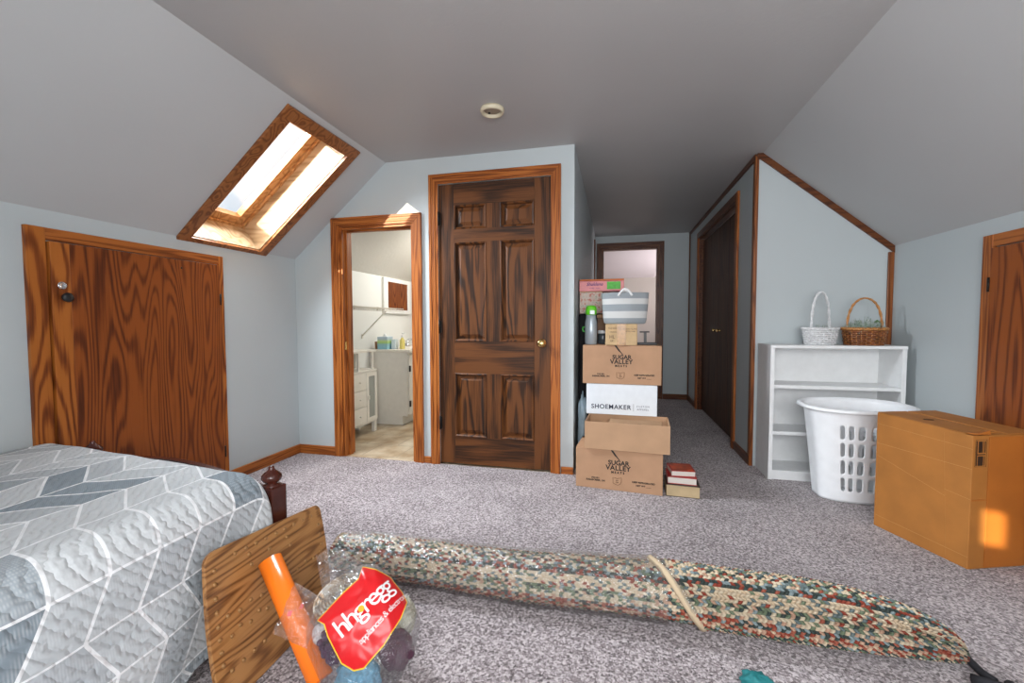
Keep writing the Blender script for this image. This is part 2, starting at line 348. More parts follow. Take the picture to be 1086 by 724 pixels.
red = plain('red_ink', (.62, .010, .014), .3, var=.06); yellow = plain('yellow_ink', (.90, .55, .03), .4); textw = plain('white_ink', (.85, .85, .85), .5)
M_ = globals()

# ------------------------------------------------------------------ the room
KL, KR, ZK, ZC = -2.474, 1.819, 1.556, 2.239       # knee walls, knee height, ceiling
XL, XR = -1.667, 1.010                             # ceiling edges
YM, YG, YH, YB = 2.935, 3.410, 6.143, -0.80        # door wall, right gable, hall end, rear wall
XH, XC = -0.268, 0.975                             # hall sides
def zs(x): return ZK + (x-KL)*(ZC-ZK)/(XL-KL)      # left slope
def zr(x): return ZK + (KR-x)*(ZC-ZK)/(KR-XR)      # right slope
struct('floor', MB().box(KL-.1, KR+.1, YB-.1, YM, -.08, 0).box(XH-.02, KR+.1, YM, YG, -.08, 0).box(XH-.02, XC+.1, YG, YH, -.08, 0).box(-1.3, 2.2, YH, 8.7, -.08, 0), carpet)
struct('floor_bathroom', MB().box(KL-.1, XH-.12, YM, 5.4, -.08, -.002), vinyl)
struct('ceiling', MB().box(XL, XR, YB-.1, YG, ZC, ZC+.08).box(XL, XC+.1, YG, YH, ZC, ZC+.08), ceilp)
# left slope with the skylight hole, built from four slabs (s along the slope, y, outward depth)
SV = Vector((.76331453, 0, .64602704)); MV = Vector((-.64602704, 0, .76331453)); P0 = Vector((KL, 0, ZK))
def sl(s, y, d): return P0 + SV*s + MV*d + Vector((0, y, 0))
def slab(mb, s0, s1, y0, y1, d0, d1):
    return mb.hexa([sl(s0, y0, d0), sl(s1, y0, d0), sl(s1, y1, d0), sl(s0, y1, d0)], [sl(s0, y0, d1), sl(s1, y0, d1), sl(s1, y1, d1), sl(s0, y1, d1)])
SE = 1.0572
HS0, HS1, HY0, HY1 = .02, .945, 2.055, 2.57
mb = MB(); slab(mb, -.04, SE, YB-.1, HY0-.014, 0, .06); slab(mb, -.04, SE, HY1+.014, YM+.05, 0, .06); slab(mb, -.04, HS0-.014, HY0-.014, HY1+.014, 0, .06); slab(mb, HS1+.014, SE, HY0-.014, HY1+.014, 0, .06)
struct('ceiling_slope_left', mb, slopep)
struct('ceiling_slope_right', MB().prism([(KR+.03, ZK-.025), (XR, ZC), (XR, ZC+.08), (KR+.03, ZK+.06)], 'y', YB-.1, YG+.05), slopep)
struct('wall_left', MB().box(KL-.08, KL, YB-.1, YM+.05, 0, ZK+.03), wallp)
struct('wall_right', MB().box(KR, KR+.08, YB-.1, YG+.05, 0, ZK+.03), wallp)
# rear wall behind the camera: an unseen window and closed blind added behind the fill lamp
mb = MB()
mb.prism([(KL, 0), (-.74, 0), (-.74, ZC+.03), (XL, ZC+.03), (KL, ZK+.03)], 'y', YB-.1, YB)
mb.prism([(-.50, 0), (KR, 0), (KR, ZK+.03), (XR, ZC+.03), (-.50, ZC+.03)], 'y', YB-.1, YB)
mb.box(-.74, -.50, YB-.1, YB, 0, 1.78); mb.box(-.74, -.50, YB-.1, YB, 1.98, ZC+.03)  # unseen opening added to let the sun patch onto the orange carton
struct('wall_rear', mb, wallp)
w = tag(thing('added_window', None, None, (.25, YB, .7)), kind='structure')
b = MB(); b.box(-.82, -.75, 0, .03, 0, 1.3).box(.75, .82, 0, .03, 0, 1.3).box(-.82, .82, 0, .03, -.07, 0).box(-.82, .82, 0, .03, 1.3, 1.37); b.build('window_frame', oak['x'], w)
MB().box(-.75, .75, 0, .012, 0, 1.3).build('added_blind', whitep, w)
# main door wall
mb = MB()
BX0, BX1, BZ = -2.064, -1.450, 1.783
DX0, DX1, DZ = -1.250, -0.425, 2.047
T = .11
mb.prism([(KL, 0), (BX0, 0), (BX0, zs(BX0)+.03), (KL, ZK+.03)], 'y', YM, YM+T)
mb.prism([(BX0, BZ), (BX1, BZ), (BX1, ZC+.03), (XL, ZC+.03), (BX0, zs(BX0)+.03)], 'y', YM, YM+T)
mb.box(BX1, DX0, YM, YM+T, 0, ZC+.03).box(DX0, DX1, YM, YM+T, DZ, ZC+.03).box(DX1, XH, YM, YM+T, 0, ZC+.03)
struct('wall_front', mb, wallp)
struct('wall_hall_left', MB().box(XH-.1, XH, YM+T, YH+.1, 0, ZC+.03), wallp)
# closet wall of the hall
CY0, CY1, CZ = 3.885, 5.50, 2.04
mb = MB().box(XC, XC+.1, YG+.1, CY0, 0, ZC+.03).box(XC, XC+.1, CY1, YH+.1, 0, ZC+.03).box(XC, XC+.1, CY0, CY1, CZ, ZC+.03)
struct('wall_hall_right', mb, wallp)
struct('wall_right_gable', MB().prism([(XC, 0), (KR+.02, 0), (KR+.02, ZK), (XR, ZC+.03), (XC, ZC+.03)], 'y', YG, YG+.1), wallp)
# hall end with its doorway
HX0, HX1, HZ = -.168, .569, 2.063
struct('wall_hall_end', MB().box(XH-.1, HX0, YH, YH+.1, 0, ZC+.03).box(HX1, XC+.1, YH, YH+.1, 0, ZC+.03).box(HX0, HX1, YH, YH+.1, HZ, ZC+.03), wallp)
# back room beyond
struct('wall_back_room', MB().box(-1.3, 2.2, 8.5, 8.6, 0, 2.6).box(-1.4, -1.3, YH+.1, 8.6, 0, 2.6).box(2.1, 2.2, YH+.1, 8.6, 0, 2.6).box(-1.3, XH-.1, YH+.1, YH+.14, 0, 2.6).box(XC+.1, 2.2, YH+.1, YH+.14, 0, 2.6), roomp)
struct('ceiling_back_room', MB().hexa([(-1.4, YH+.1, 2.45), (.72, YH+.1, 2.45), (.72, 8.52, 1.885), (-1.4, 8.52, 1.885)], [(-1.4, YH+.1, 2.52), (.72, YH+.1, 2.52), (.72, 8.52, 1.955), (-1.4, 8.52, 1.955)])
       .hexa([(.72, YH+.1, 2.45), (2.2, YH+.1, 3.0), (2.2, 8.52, 2.9), (.72, 8.52, 1.885)], [(.72, YH+.1, 2.52), (2.2, YH+.1, 3.1), (2.2, 8.52, 3.0), (.72, 8.52, 1.955)]), roomc)
# bathroom shell
struct('wall_bathroom', MB().box(KL-.08, KL, YM+.05, 5.4, 0, ZK+.03).box(KL, XH-.1, 5.3, 5.4, 0, ZC+.03).box(-1.0, -.95, YM+T, 5.3, 0, ZC+.03), bathp)
mb = MB(); slab(mb, -.04, SE, YM+.05, 5.4, 0, .06); mb.box(XL, XH-.1, YM+T, 5.4, ZC, ZC+.08)
struct('ceiling_bathroom', mb, bathc)

# baseboards
BH = .072
bbm = [oak['x'], oak['y']]
def bb(name, *boxes, m=None):
    mb = MB()
    for x in boxes: mb.box(*x, bev=.004)
    return struct(name, mb, m)
bb('baseboard_left', (KL, KL+.014, 2.27, YM, 0, BH), m=oak['y'])
bb('baseboard_front', (KL+.014, -2.135, YM-.014, YM, 0, BH), (-1.392, -1.322, YM-.014, YM, 0, .05), (-.353, XH, YM-.014, YM, 0, .05), m=oak['x'])
bb('baseboard_hall_right', (XC-.014, XC, YG, 3.82, 0, BH), (XC-.014, XC, 5.58, YH, 0, BH), m=dtrim['y'])
bb('baseboard_hall_end', (.65, XC-.014, YH-.014, YH, 0, BH), m=dtrim['x'])
bb('baseboard_right', (XC+.035, KR, YG-.014, YG, 0, BH), m=oak['x'])

# trim of the right gable and closet wall
tx = .013
struct('trim_1', MB().box(XC-.012, XC+tx, YG-.012, YG+.02, 0, ZC-.02, bev=.003).box(XC-.012, XC, YG+.02, YG+.035, 0, ZC-.02, bev=.003), medtrim)
struct('trim_2', MB().prism([(XC, ZC), (XR, ZC), (KR, ZK), (KR, ZK-.045), (XR-.012, ZC-.042), (XC, ZC-.042)], 'y', YG-.014, YG), dtrim['x'])
struct('trim_3', MB().box(KR-.034, KR, YG-.013, YG, BH, ZK-.04, bev=.003), medtrim)
struct('trim_4', MB().box(XC-.013, XC, YG, YH, ZC-.042, ZC, bev=.003), dtrim['y'])
struct('trim_5', MB().box(XC-.014, XC, YH-.03, YH, 0, ZC-.04, bev=.003), dtrim['z'])
struct('trim_6', MB().box(XH, XH+.018, 5.76, 5.84, 0, 2.135, bev=.003), dtrim['z'])

# casings ------------------------------------------------------------------------------------
def casing(root, x0, x1, z1, wd, y, prof=.018, m=oak, base=0.0):
    """stepped casing round an opening in a wall facing -y, mitred"""
    for d0, d1, t in ((0, wd*.28, prof*.6), (wd*.28, wd*.72, prof*.82), (wd*.72, wd, prof)):
        ya, yb = y-t, y
        mb = MB()
        mb.prism([(x0-d1, base), (x0-d0, base), (x0-d0, z1+d0), (x0-d1, z1+d1)], 'y', ya, yb)
        mb.prism([(x1+d0, base), (x1+d1, base), (x1+d1, z1+d1), (x1+d0, z1+d0)], 'y', ya, yb)
        mt = MB().prism([(x0-d0, z1+d0), (x1+d0, z1+d0), (x1+d1, z1+d1), (x0-d1, z1+d1)], 'y', ya, yb)
        if d0 == 0: side, top = mb, mt
        else:
            tmp = bmesh.new(); me = bpy.data.meshes.new('t'); mb.bm.to_mesh(me); tmp.from_mesh(me); side.add(tmp); mb.bm.free(); bpy.data.meshes.remove(me)
            tmp = bmesh.new(); me = bpy.data.meshes.new('t'); mt.bm.to_mesh(me); tmp.from_mesh(me); top.add(tmp); mt.bm.free(); bpy.data.meshes.remove(me)
    side.build('casing_side', m['z'], root, world=True, bev=.0015); top.build('casing_head', m['x'], root, world=True, bev=.0015)
# door_1: the open bathroom doorway
d1 = tag(thing('door_1', None, None, (BX0, YM, 0)), kind='structure')
casing(d1, BX0, BX1, BZ, .070, YM, .02)
MB().box(BX0, BX0+.018, YM-.002, YM+T+.01, 0, BZ).box(BX1-.018, BX1, YM-.002, YM+T+.01, 0, BZ).box(BX0+.018, BX0+.03, YM+.04, YM+.08, 0, BZ-.018).box(BX1-.03, BX1-.018, YM+.04, YM+.08, 0, BZ-.018).build('jamb', oak['z'], d1, world=True, bev=.001)
MB().box(BX0+.018, BX1-.018, YM-.002, YM+T+.01, BZ-.018, BZ).box(BX0+.03, BX1-.03, YM+.04, YM+.08, BZ-.03, BZ-.018).build('head_jamb', oak['x'], d1, world=True, bev=.001)
MB().box(BX0+.0165, BX0+.0205, YM+.012, YM+.036, .84, .90).build('strike_plate', brass, d1, world=True)
# door_2: dark six-panel door
d2 = tag(thing('door_2', None, None, (DX0, YM, 0)), kind='structure')
casing(d2, DX0, DX1, DZ, .068, YM, .02)
a0, a1 = DX0+.004, DX1-.004; f0, f1 = YM+.004, YM+.038
st, ms = .113, .100; pw = ((a1-a0)-2*st-ms)/2
zb = [.012, .213, .68, .913, 1.627, 1.72, 1.893, DZ-.004]
mb = MB(); mb.box(a0, a0+st, f0, f1, zb[0], zb[7], .002).box(a1-st, a1, f0, f1, zb[0], zb[7], .002)
for za, zc in ((zb[1], zb[2]), (zb[3], zb[4]), (zb[5], zb[6])): mb.box(a0+st+pw, a0+st+pw+ms, f0, f1, za, zc)
mb.build('stile', dk['z'], d2, world=True)
mb = MB()
for za, zc in ((zb[0], zb[1]), (zb[2], zb[3]), (zb[4], zb[5]), (zb[6], zb[7])): mb.box(a0+st, a1-st, f0, f1, za, zc)
mb.build('rail', dk['x'], d2, world=True)
for px in (a0+st, a0+st+pw+ms):
    for za, zc in ((zb[1], zb[2]), (zb[3], zb[4]), (zb[5], zb[6])):
        def ring(i, y): return [(px+i, y, za+i), (px+pw-i, y, za+i), (px+pw-i, y, zc-i), (px+i, y, zc-i)]
        b = bmesh.new(); rs = [[b.verts.new(p) for p in ring(i, y)] for i, y in ((0, f0), (.006, f0-.004), (.014, f0+.002), (.020, f0+.017), (.026, f0+.017), (.052, f0+.006), (.054, f0+.006))]
        for A, B in zip(rs, rs[1:]):
            for k in range(4): b.faces.new((A[k], A[(k+1) % 4], B[(k+1) % 4], B[k]))
        b.faces.new(rs[-1]); mb = MB(); mb.add(b); mb.build('door_panel', dkp, d2, world=True)
MB().box(DX0, DX0+.004, f0, f1+.03, 0, DZ).box(DX1-.004, DX1, f0, f1+.03, 0, DZ).box(DX0, DX1, f1+.03, f1+.04, 0, DZ).build('door_stop', dk['z'], d2, world=True)
RX90 = Matrix.Rotation(math.radians(90), 4, 'X')
k = MB().lathe([(0, 0), (.031, 0), (.031, .006), (.012, .009), (.011, .03), (.02, .036), (.027, .048), (.027, .058), (.018, .066), (0, .068)], (a1-.058, f0, .905), RX90)
k.build('door_knob', brass, d2, world=True)
for z in (.31, 1.02, 1.80):
    MB().box(DX0-.004, DX0+.016, YM-.006, YM+.008, z-.045, z+.045, .001).tube([(DX0+.004, YM-.010, z-.05), (DX0+.004, YM-.010, z+.05)], .006).build('hinge', blackiron, d2, world=True)
# door_3: bifold closet
d3 = tag(thing('door_3', None, None, (XC, CY0, 0)), kind='structure')
w3 = .065
for y0, y1 in ((CY0-w3, CY0), (CY1, CY1+w3)):
    MB().box(XC-.018, XC, y0, y1, 0, CZ+w3, .002).build('casing_side', oak['z'] if y0 < 4.5 else oak['z'], d3, world=True)
MB().box(XC-.018, XC, CY0, CY1, CZ, CZ+w3, .002).build('casing_head', dtrim['y'], d3, world=True)
MB().box(XC, XC+.1, CY0, CY0+.015, 0, CZ).box(XC, XC+.1, CY1-.015, CY1, 0, CZ).box(XC, XC+.1, CY0, CY1, CZ-.015, CZ).build('jamb', dtrim['y'], d3, world=True)
MB().box(XC+.045, XC+.075, CY0+.015, CY1-.015, CZ-.04, CZ-.018).build('track', chrome, d3, world=True)
ws = (CY1-CY0-.034)/4
for i in range(4):
    y0 = CY0+.017+i*ws
    p = MB().box(XC+.045, XC+.075, y0+.002, y0+ws-.002, .015, CZ-.045, .002).build('bifold_leaf', closetw, d3, world=True)
    if i in (1, 2):
        ky = y0 + (ws-.09 if i == 1 else .09)
        RY = Matrix.Rotation(math.radians(-90), 4, 'Y')
        MB().lathe([(0, 0), (.014, 0), (.012, .004), (.007, .012), (.016, .022), (.017, .03), (.010, .036), (0, .037)], (XC+.045, ky, .965), RY).build('closet_knob', brass, p, world=True)
MB().box(XC+.09, XC+.1, CY0, CY1, 0, CZ).build('closet_back', darkfab, d3, world=True)
# door_4: plywood hatch on the left knee wall
d4 = tag(thing('door_4', None, None, (KL, 1.313, 0)), kind='structure')
mb = MB().box(KL, KL+.02, 1.313, 1.382, .05, 1.475, .002)
mb.box(KL, KL+.02, 2.236, 2.267, .05, 1.475, .002); mb.build('casing_side', plyedge, d4, world=True)
MB().box(KL, KL+.018, 1.382, 2.236, 1.421, 1.475, .002).box(KL, KL+.018, 1.382, 2.236, .05, .09, .002).build('casing_head', oak['y'], d4, world=True)
leaf = MB().box(KL+.006, KL+.030, 1.46, 2.229, .095, 1.416, .002).build('door_leaf', ply, d4, world=True)
MB().box(KL+.006, KL+.031, 1.388, 1.46, .095, 1.416, .002).build('door_edge_board', plyedge, leaf, world=True)
RYp = Matrix.Rotation(math.radians(90), 4, 'Y')
MB().lathe([(.006, 0), (.017, 0), (.018, .004), (.013, .008), (.010, .005), (.0, .004)], (KL+.031, 1.425, 1.222), RYp).build('lock_ring', chrome, leaf, world=True)
MB().lathe([(0, 0), (.012, 0), (.010, .008), (.020, .016), (.022, .024), (.014, .031), (0, .032)], (KL+.031, 1.432, 1.168), RYp).build('latch_knob', black, leaf, world=True)
MB().lathe([(0, 0), (.005, 0), (.003, .003), (0, .003)], (KL+.030, 1.985, 1.37), RYp, n=10).build('screw_head', blackiron, leaf, world=True)
for z in (1.20, .22):
    MB().box(KL+.018, KL+.027, 2.222, 2.24, z-.035, z+.035, .001).tube([(KL+.03, 2.232, z-.035), (KL+.03, 2.232, z+.035)], .005).build('hinge', blackiron, d4, world=True)
# door_5: oak hatch on the right knee wall
d5 = tag(thing('door_5', None, None, (KR, 2.663, 0)), kind='structure')
MB().box(KR-.02, KR, 2.605, 2.663, .05, 1.475, .002).box(KR-.02, KR, 1.70, 1.75, .05, 1.475, .002).build('casing_side', oak['z'], d5, world=True)
MB().box(KR-.018, KR, 1.75, 2.605, 1.415, 1.475, .002).box(KR-.018, KR, 1.75, 2.605, .05, .09, .002).build('casing_head', oak['y'], d5, world=True)
MB().box(KR-.030, KR-.006, 1.757, 2.598, .095, 1.408, .002).build('door_leaf', ply, d5, world=True)
MB().box(KR-.028, KR-.018, 2.592, 2.612, 1.195, 1.265, .001).tube([(KR-.031, 2.603, 1.195), (KR-.031, 2.603, 1.265)], .0055).build('hinge', blackiron, d5, world=True)
# door_6: doorway at the end of the hall
d6 = tag(thing('door_6', None, None, (HX0, YH, 0)), kind='structure')
casing(d6, HX0, HX1, HZ, .078, YH, .02, dtrim)
MB().box(HX0, HX0+.016, YH, YH+.1, 0, HZ).box(HX1-.016, HX1, YH, YH+.1, 0, HZ).box(HX0, HX1, YH, YH+.1, HZ-.016, HZ).build('jamb', dtrim['z'], d6, world=True)
# window_1: the skylight
w1 = tag(thing('window_1', None, None, tuple(sl(.5, 2.3, 0))), kind='structure')
OS0, OS1, OY0, OY1 = -.012, 1.020, 1.985, 2.640
skw = wood('skylight_oak', 'x', (.085, .024, .008), (.20, .066, .019), (.30, .11, .034), scale=14, rings=7)
shaftw = wood('shaft_pine', 'x', (.19, .10, .045), (.37, .235, .12), (.46, .32, .19), scale=9, rings=7, rough=.4)
sashw = wood('sash_oak', 'x', (.24, .10, .035), (.44, .20, .07), (.55, .29, .12), scale=14, rings=5)
mb = MB(); slab(mb, OS0, OS1, OY0, HY0, -.018, 0); slab(mb, OS0, OS1, HY1, OY1, -.018, 0); mb.build('casing_side', skw, w1, world=True, bev=.002)
mb = MB(); slab(mb, HS1, OS1, HY0, HY1, -.017, 0); slab(mb, OS0, HS0, HY0, HY1, -.017, 0); mb.build('casing_head', skw, w1, world=True, bev=.002)
DD = .27
mb = MB(); slab(mb, HS0-.015, HS1+.015, HY1-.004, HY1+.015, .001, DD); slab(mb, HS0-.015, HS1+.015, HY0-.015, HY0+.004, .001, DD); slab(mb, HS1-.004, HS1+.015, HY0+.004, HY1-.004, .001, DD); slab(mb, HS0-.015, HS0+.004, HY0+.004, HY1-.004, .001, DD)
mb.build('shaft_lining', shaftw, w1, world=True)
def frame4(mb, s0, s1, y0, y1, wd, d0, d1):
    slab(mb, s0, s1, y0, y0+wd, d0, d1); slab(mb, s0, s1, y1-wd, y1, d0, d1); slab(mb, s0, s0+wd, y0+wd, y1-wd, d0, d1); slab(mb, s1-wd, s1, y0+wd, y1-wd, d0, d1)
mb = MB(); frame4(mb, HS0, HS1, HY0, HY1, .022, .20, .27); mb.build('outer_frame', sashw, w1, world=True, bev=.002)
mb = MB(); frame4(mb, HS0+.024, HS1-.024, HY0+.024, HY1-.024, .055, .215, .265); mb.build('sash', sashw, w1, world=True, bev=.004)
mb = MB(); slab(mb, HS0+.07, HS1-.07, HY0+.07, HY1-.07, .238, .244); mb.build('pane', glass, w1, world=True)
# smoke alarm mounting base on the ceiling
sm = thing('smoke_alarm_base', 'round cream smoke alarm mounting ring on the flat ceiling', 'smoke alarm', (-.672, 2.350, ZC))
MB().lathe([(.050, 0), (.066, 0), (.068, -.010), (.062, -.024), (.054, -.024), (.050, -.012), (.048, -.008)], n=40).build('ring', cream, sm)
MB().lathe([(0, -.006), (.047, -.007), (.050, -.002), (.05, 0), (0, 0)], n=40).build('plate', plain('alarm_plate', (.45, .38, .30), .6), sm)
for x, y in ((-.025, .025), (.028, -.026)): MB().lathe([(0, -.012), (.006, -.012), (.007, -.006), (0, -.006)], (x, y, 0), n=12).build('screw', blackiron, sm)

# ------------------------------------------------------------------ large things: bed, quilt
bed = thing('bed', 'dark cherry bed frame, only its footboard post with turned finial clearly showing', 'bed', (-1.75, .3, 0))
MB().box(-2.36, -1.20, -.72, 1.20, .22, .50, .05, 3).build('mattress', white, bed, world=True)
MB().box(-2.34, -1.22, -.70, 1.20, .10, .22).build('box_spring', white, bed, world=True)
PR, PL = Vector((-1.205, 1.285, 0)), Vector((-2.235, 1.385, 0))
fa = math.atan2(PL.y-PR.y, PL.x-PR.x)
for P in (PR, PL):
    R = Matrix.Translation(P) @ Matrix.Rotation(math.radians(-5), 4, 'Z')
    mb = MB(); b = MB(); b.box(-.034, .034, -.034, .034, 0, .462, .006); mb.add(b.bm, R)
    post = mb.build('post', cherry, bed, world=True)
    MB().lathe([(0, .460), (.030, .460), (.031, .464), (.018, .468), (.017, .471), (.030, .480), (.034, .489), (.033, .499), (.024, .509), (.014, .517), (.0095, .524), (.0105, .528), (.006, .532), (0, .532)], P).build('finial', cherry, post, world=True)
D = (PL-PR); Lf = D.length; D.normalize(); Nn = Vector((-D.y, D.x, 0))
mb = MB(); pts = []
for i in range(41):
    t = i/40; pts.append((t, .45+.055*math.sin(math.pi*t)**1.0-.0*t))
for i in range(40):
    (t0, h0), (t1, h1) = pts[i], pts[i+1]
    q = []
    for t, h in ((t0, h0), (t1, h1)):
        p = PR + D*(.03+t*(Lf-.06)); q.append((p, h))
    def fb(off): return [tuple(q[0][0]+Nn*off+Vector((0, 0, .12))), tuple(q[1][0]+Nn*off+Vector((0, 0, .12))), tuple(q[1][0]+Nn*off+Vector((0, 0, q[1][1]))), tuple(q[0][0]+Nn*off+Vector((0, 0, q[0][1])))]
    mb.hexa(fb(-.012), fb(.012))
bmesh.ops.remove_doubles(mb.bm, verts=mb.bm.verts[:], dist=1e-5)
mb.build('footboard', cherry, bed, world=True)
MB().box(-1.225, -1.195, -.70, 1.26, .16, .30, .003).build('side_rail', cherry, bed, world=True)

QE, QF, QT = -1.165, 1.236, .538
def pr(t, r):
    if t <= 0: return t, 0.0
    if t < r*math.pi/2: return r*math.sin(t/r), r*(1-math.cos(t/r))
    return r, r+t-r*math.pi/2
def quilt_pt(x, y):
    F = QF + max(0, -1.22-x)*.11
    rx = .085
    px, dx = pr(x-(QE-rx), rx); X = QE-rx+px
    ry = .07
    py, dy = pr(y-(F-ry), ry); Y = F-ry+py
    if x < -2.36:
        px, dl = pr(-2.36-x, .06); X = -2.36-px; dx = dl
    nz = noise.noise(Vector((x*3, y*3, .3)))*.012+noise.noise(Vector((x*9, y*9, 1.3)))*.004
    hang = max(0, dx-.06)
    if x > QE-.3:
        X += hang*.07 + .020*min(1, hang*4)*math.sin(y*10.5+.6) + noise.noise(Vector((y*5, hang*5, 4)))*.03*min(1, hang*4)
    drop = dx+dy
    Z = QT + nz*(1 if drop < .05 else .3) - drop
    if x > QE-.3 and dx > .05: Z += .012*math.sin(y*6+1)*min(1, dx*2)
    if dy > .03 and dx > .03:     # the corner bulges over the post
        k = min(1, dy*8)*min(1, dx*8); X -= .010*k
    lim = .06 if x > -1.5 else .20
    Z = max(Z, lim) if not (x < -2.3) else max(Z, .25)
    return (X, Y, Z)
XQ0, XQ1, YQ0, YQ1 = -2.55, QE-.085+.085*1.5708+.405, -.70, QF-.07+.07*1.5708+.17
cb = [-1.308+.19, -1.308+.31, -1.308+.42, -1.308+.55]
def colx(x):
    if x <= -1.308: return (x+1.308)/.17
    e = [-1.308]+cb
    for i in range(4):
        if x <= e[i+1]: return i+(x-e[i])/(e[i+1]-e[i])
    return 4+(x-e[4])/.13
SH = {0: 0, 1: -.02, 2: -.085, 3: -.03, 4: -.10, 5: 0, 6: 0, -1: .119, -2: 0, -3: .119, -4: 0, -5: .119, -6: 0, -7: .119, -8: 0, -9: 0}
def quv(a, c):
    x = XQ0+a*(XQ1-XQ0); y = YQ0+c*(YQ1-YQ0); k = colx(x); i = math.floor(k)
    sft = SH[i]+(SH[i+1]-SH[i])*(k-i)
    return (k+20, (y-.764-sft)/.115+20)
mb = MB().grid(lambda a, c: quilt_pt(XQ0+a*(XQ1-XQ0), YQ0+c*(YQ1-YQ0)), 190, 210, quv)
q = mb.build('quilt', quiltm); q.modifiers.new('solid', 'SOLIDIFY').thickness = .012; q.modifiers['solid'].offset = -1
tag(q, 'pale grey and white chevron patchwork quilt spread over the bed', 'quilt')

# ------------------------------------------------------------------ rolled rug
rug = thing('rolled_rug', 'long rolled braided rug of beige, red and green wool lying across the carpet', 'rug', (0, 1.56, 0))
RX0, RX1 = -1.13, 1.055
def rug_r(x):
    r = .082+.011*max(0, min(1, (x+.6)/.8))
    if x > .55: r *= math.sqrt(max(.02, 1-((x-.55)/.53)**2.2))
    if x < -1.0: r *= .93
    return r
def rug_c(x): return 1.562+.02*math.sin((x+.4)*2.2)+.03*max(0, x-.4)+(.02 if x < -.7 else .02*max(0, -x-.3)/.4)
def rug_pt(x, ph, extra=0.0):
    r = rug_r(x)+extra; cz = max(.004, rug_r(x)*.93)
    wob = 1+.025*math.sin(x*6+ph)+.02*math.sin(2*ph+x*3)
    return (x, rug_c(x)+1.08*r*math.cos(ph)*wob, max(.003, cz+.002+.93*r*math.sin(ph)*wob))
NR = 52; CL = .0135
def bumpd(u, v, amp):
    row = math.floor(v); fv_ = v-row; uu = u+.5*(row % 2)+(2*(row % 2)-1)*.55*fv_
    return amp*(abs(math.sin(math.pi*uu))*.6+.4)*abs(math.sin(math.pi*v))**.7
def rb(a, c):
    x = RX0+a*(RX1-.2-RX0); return rug_pt(x, c*2*math.pi, bumpd(a*(RX1-.2-RX0)/CL, c*NR, .009)-.005)
mb = MB().grid(rb, 560, NR*4, lambda a, c: (a*(RX1-.2-RX0)/CL+.01, c*NR+.001))
mb.lathe([(0, 0), (.07, 0)], (RX0+.001, rug_c(RX0), .082), Matrix.Rotation(math.radians(90), 4, 'Y'))
body = mb.build('inner_roll', ruggy, rug, world=True)
def xb(ph):
    d = math.degrees(ph) % 360
    return .135+.16*max(0, min(1.0, (d-70)/150)) if d < 300 else .135+.16*(360-d)/60*0.9
def ro(a, c):
    ph = c*2*math.pi; x0 = xb(ph); x = x0+a*(RX1-x0)
    lift = .007+.006*math.exp(-((x-x0)/.02)**2)
    return rug_pt(x, ph, lift+bumpd((x-.1)/CL, c*NR, .010)-.005)
mb = MB().grid(ro, 280, NR*4, lambda a, c: ((xb(c*2*math.pi)+a*(RX1-xb(c*2*math.pi))-.1)/CL+90, c*NR+.001))
outer = mb.build('outer_layer', ruggy, rug, world=True)
lip = MB().tube([rug_pt(xb(i/60*2*math.pi)+.004, i/60*2*math.pi, .007) for i in range(60)], .012, 8, closed=True)
lip.build('rolled_edge', plain('beige_binding', (.50, .39, .26), .9, bs_=.4, bsc=120), outer, world=True)
def fw(a, c):
    x = RX0+.02+a*(.185-RX0-.02); ph = c*2*math.pi
    n = noise.noise(Vector((x*14, ph*2.2, 0)))*.006+noise.noise(Vector((x*40, ph*1.2, 3)))*.0025
    return rug_pt(min(x, xb(ph)+.03), ph, .014+n)
MB().grid(fw, 150, 72).build('plastic_wrap', wrap, rug, world=True)
# gathered end of the plastic
mb = MB()
def puff(a, c):
    ph = (25+a*150)*math.pi/180; x = xb(ph)+.006+c*.022
    return rug_pt(x, ph, .016+.012*math.sin(c*math.pi)+.006*noise.noise(Vector((a*9, c*3, 7))))
MB().grid(puff, 30, 6).build('wrap_edge', film, rug, world=True)
st = MB()
st.tube([(1.045, 1.600, .045), (1.053, 1.572, .03), (1.062, 1.545, .016), (1.066, 1.51, .012), (1.078, 1.48, .012)], .011, 8)
tag(st.tube([(1.02, 1.478, .012), (1.045, 1.455, .02), (1.09, 1.45, .016), (1.11, 1.475, .012)], .014, 8).build('black_strap', darkfab), 'black cloth strap lying at the tapered right end of the rolled rug', 'strap')

# ------------------------------------------------------------------ leaning wooden board
board = thing('wooden_board', 'varnished oak board with rounded corners and rows of brass studs, leaning on the bed', 'board', (-1.01, 1.12, 0))
A, B, Cc, Dd = Vector((-1.13, .955, .391)), Vector((-1.13, 1.44, .336)), Vector((-1.02, 1.36, .004)), Vector((-1.003, .882, .004))
bn = (B-A).cross(Cc-A).normalized()
if bn.x < 0: bn = -bn
def bp(u, v, d=0.0):
    t = A.lerp(B, u); b_ = Dd.lerp(Cc, u); p = t.lerp(b_, v)
    p = p + (B-A).normalized()*(.012*math.sin(math.pi*v))*(u-.5)*2
    return p + bn*d
out = []
rc = .075
for cu, cv, s0 in ((rc, rc, 180), (1-rc*.8, rc, 270), (1-.03, 1-.03, 0), (.03, 1-.03, 90)):
    rr = rc if cv < .5 else .03
    ru = rr if cu < .5 else rr*.8
    for k in range(9):
        an = math.radians(s0+k*90/8); out.append((cu+ru*math.cos(an), cv+rr*math.sin(an)))
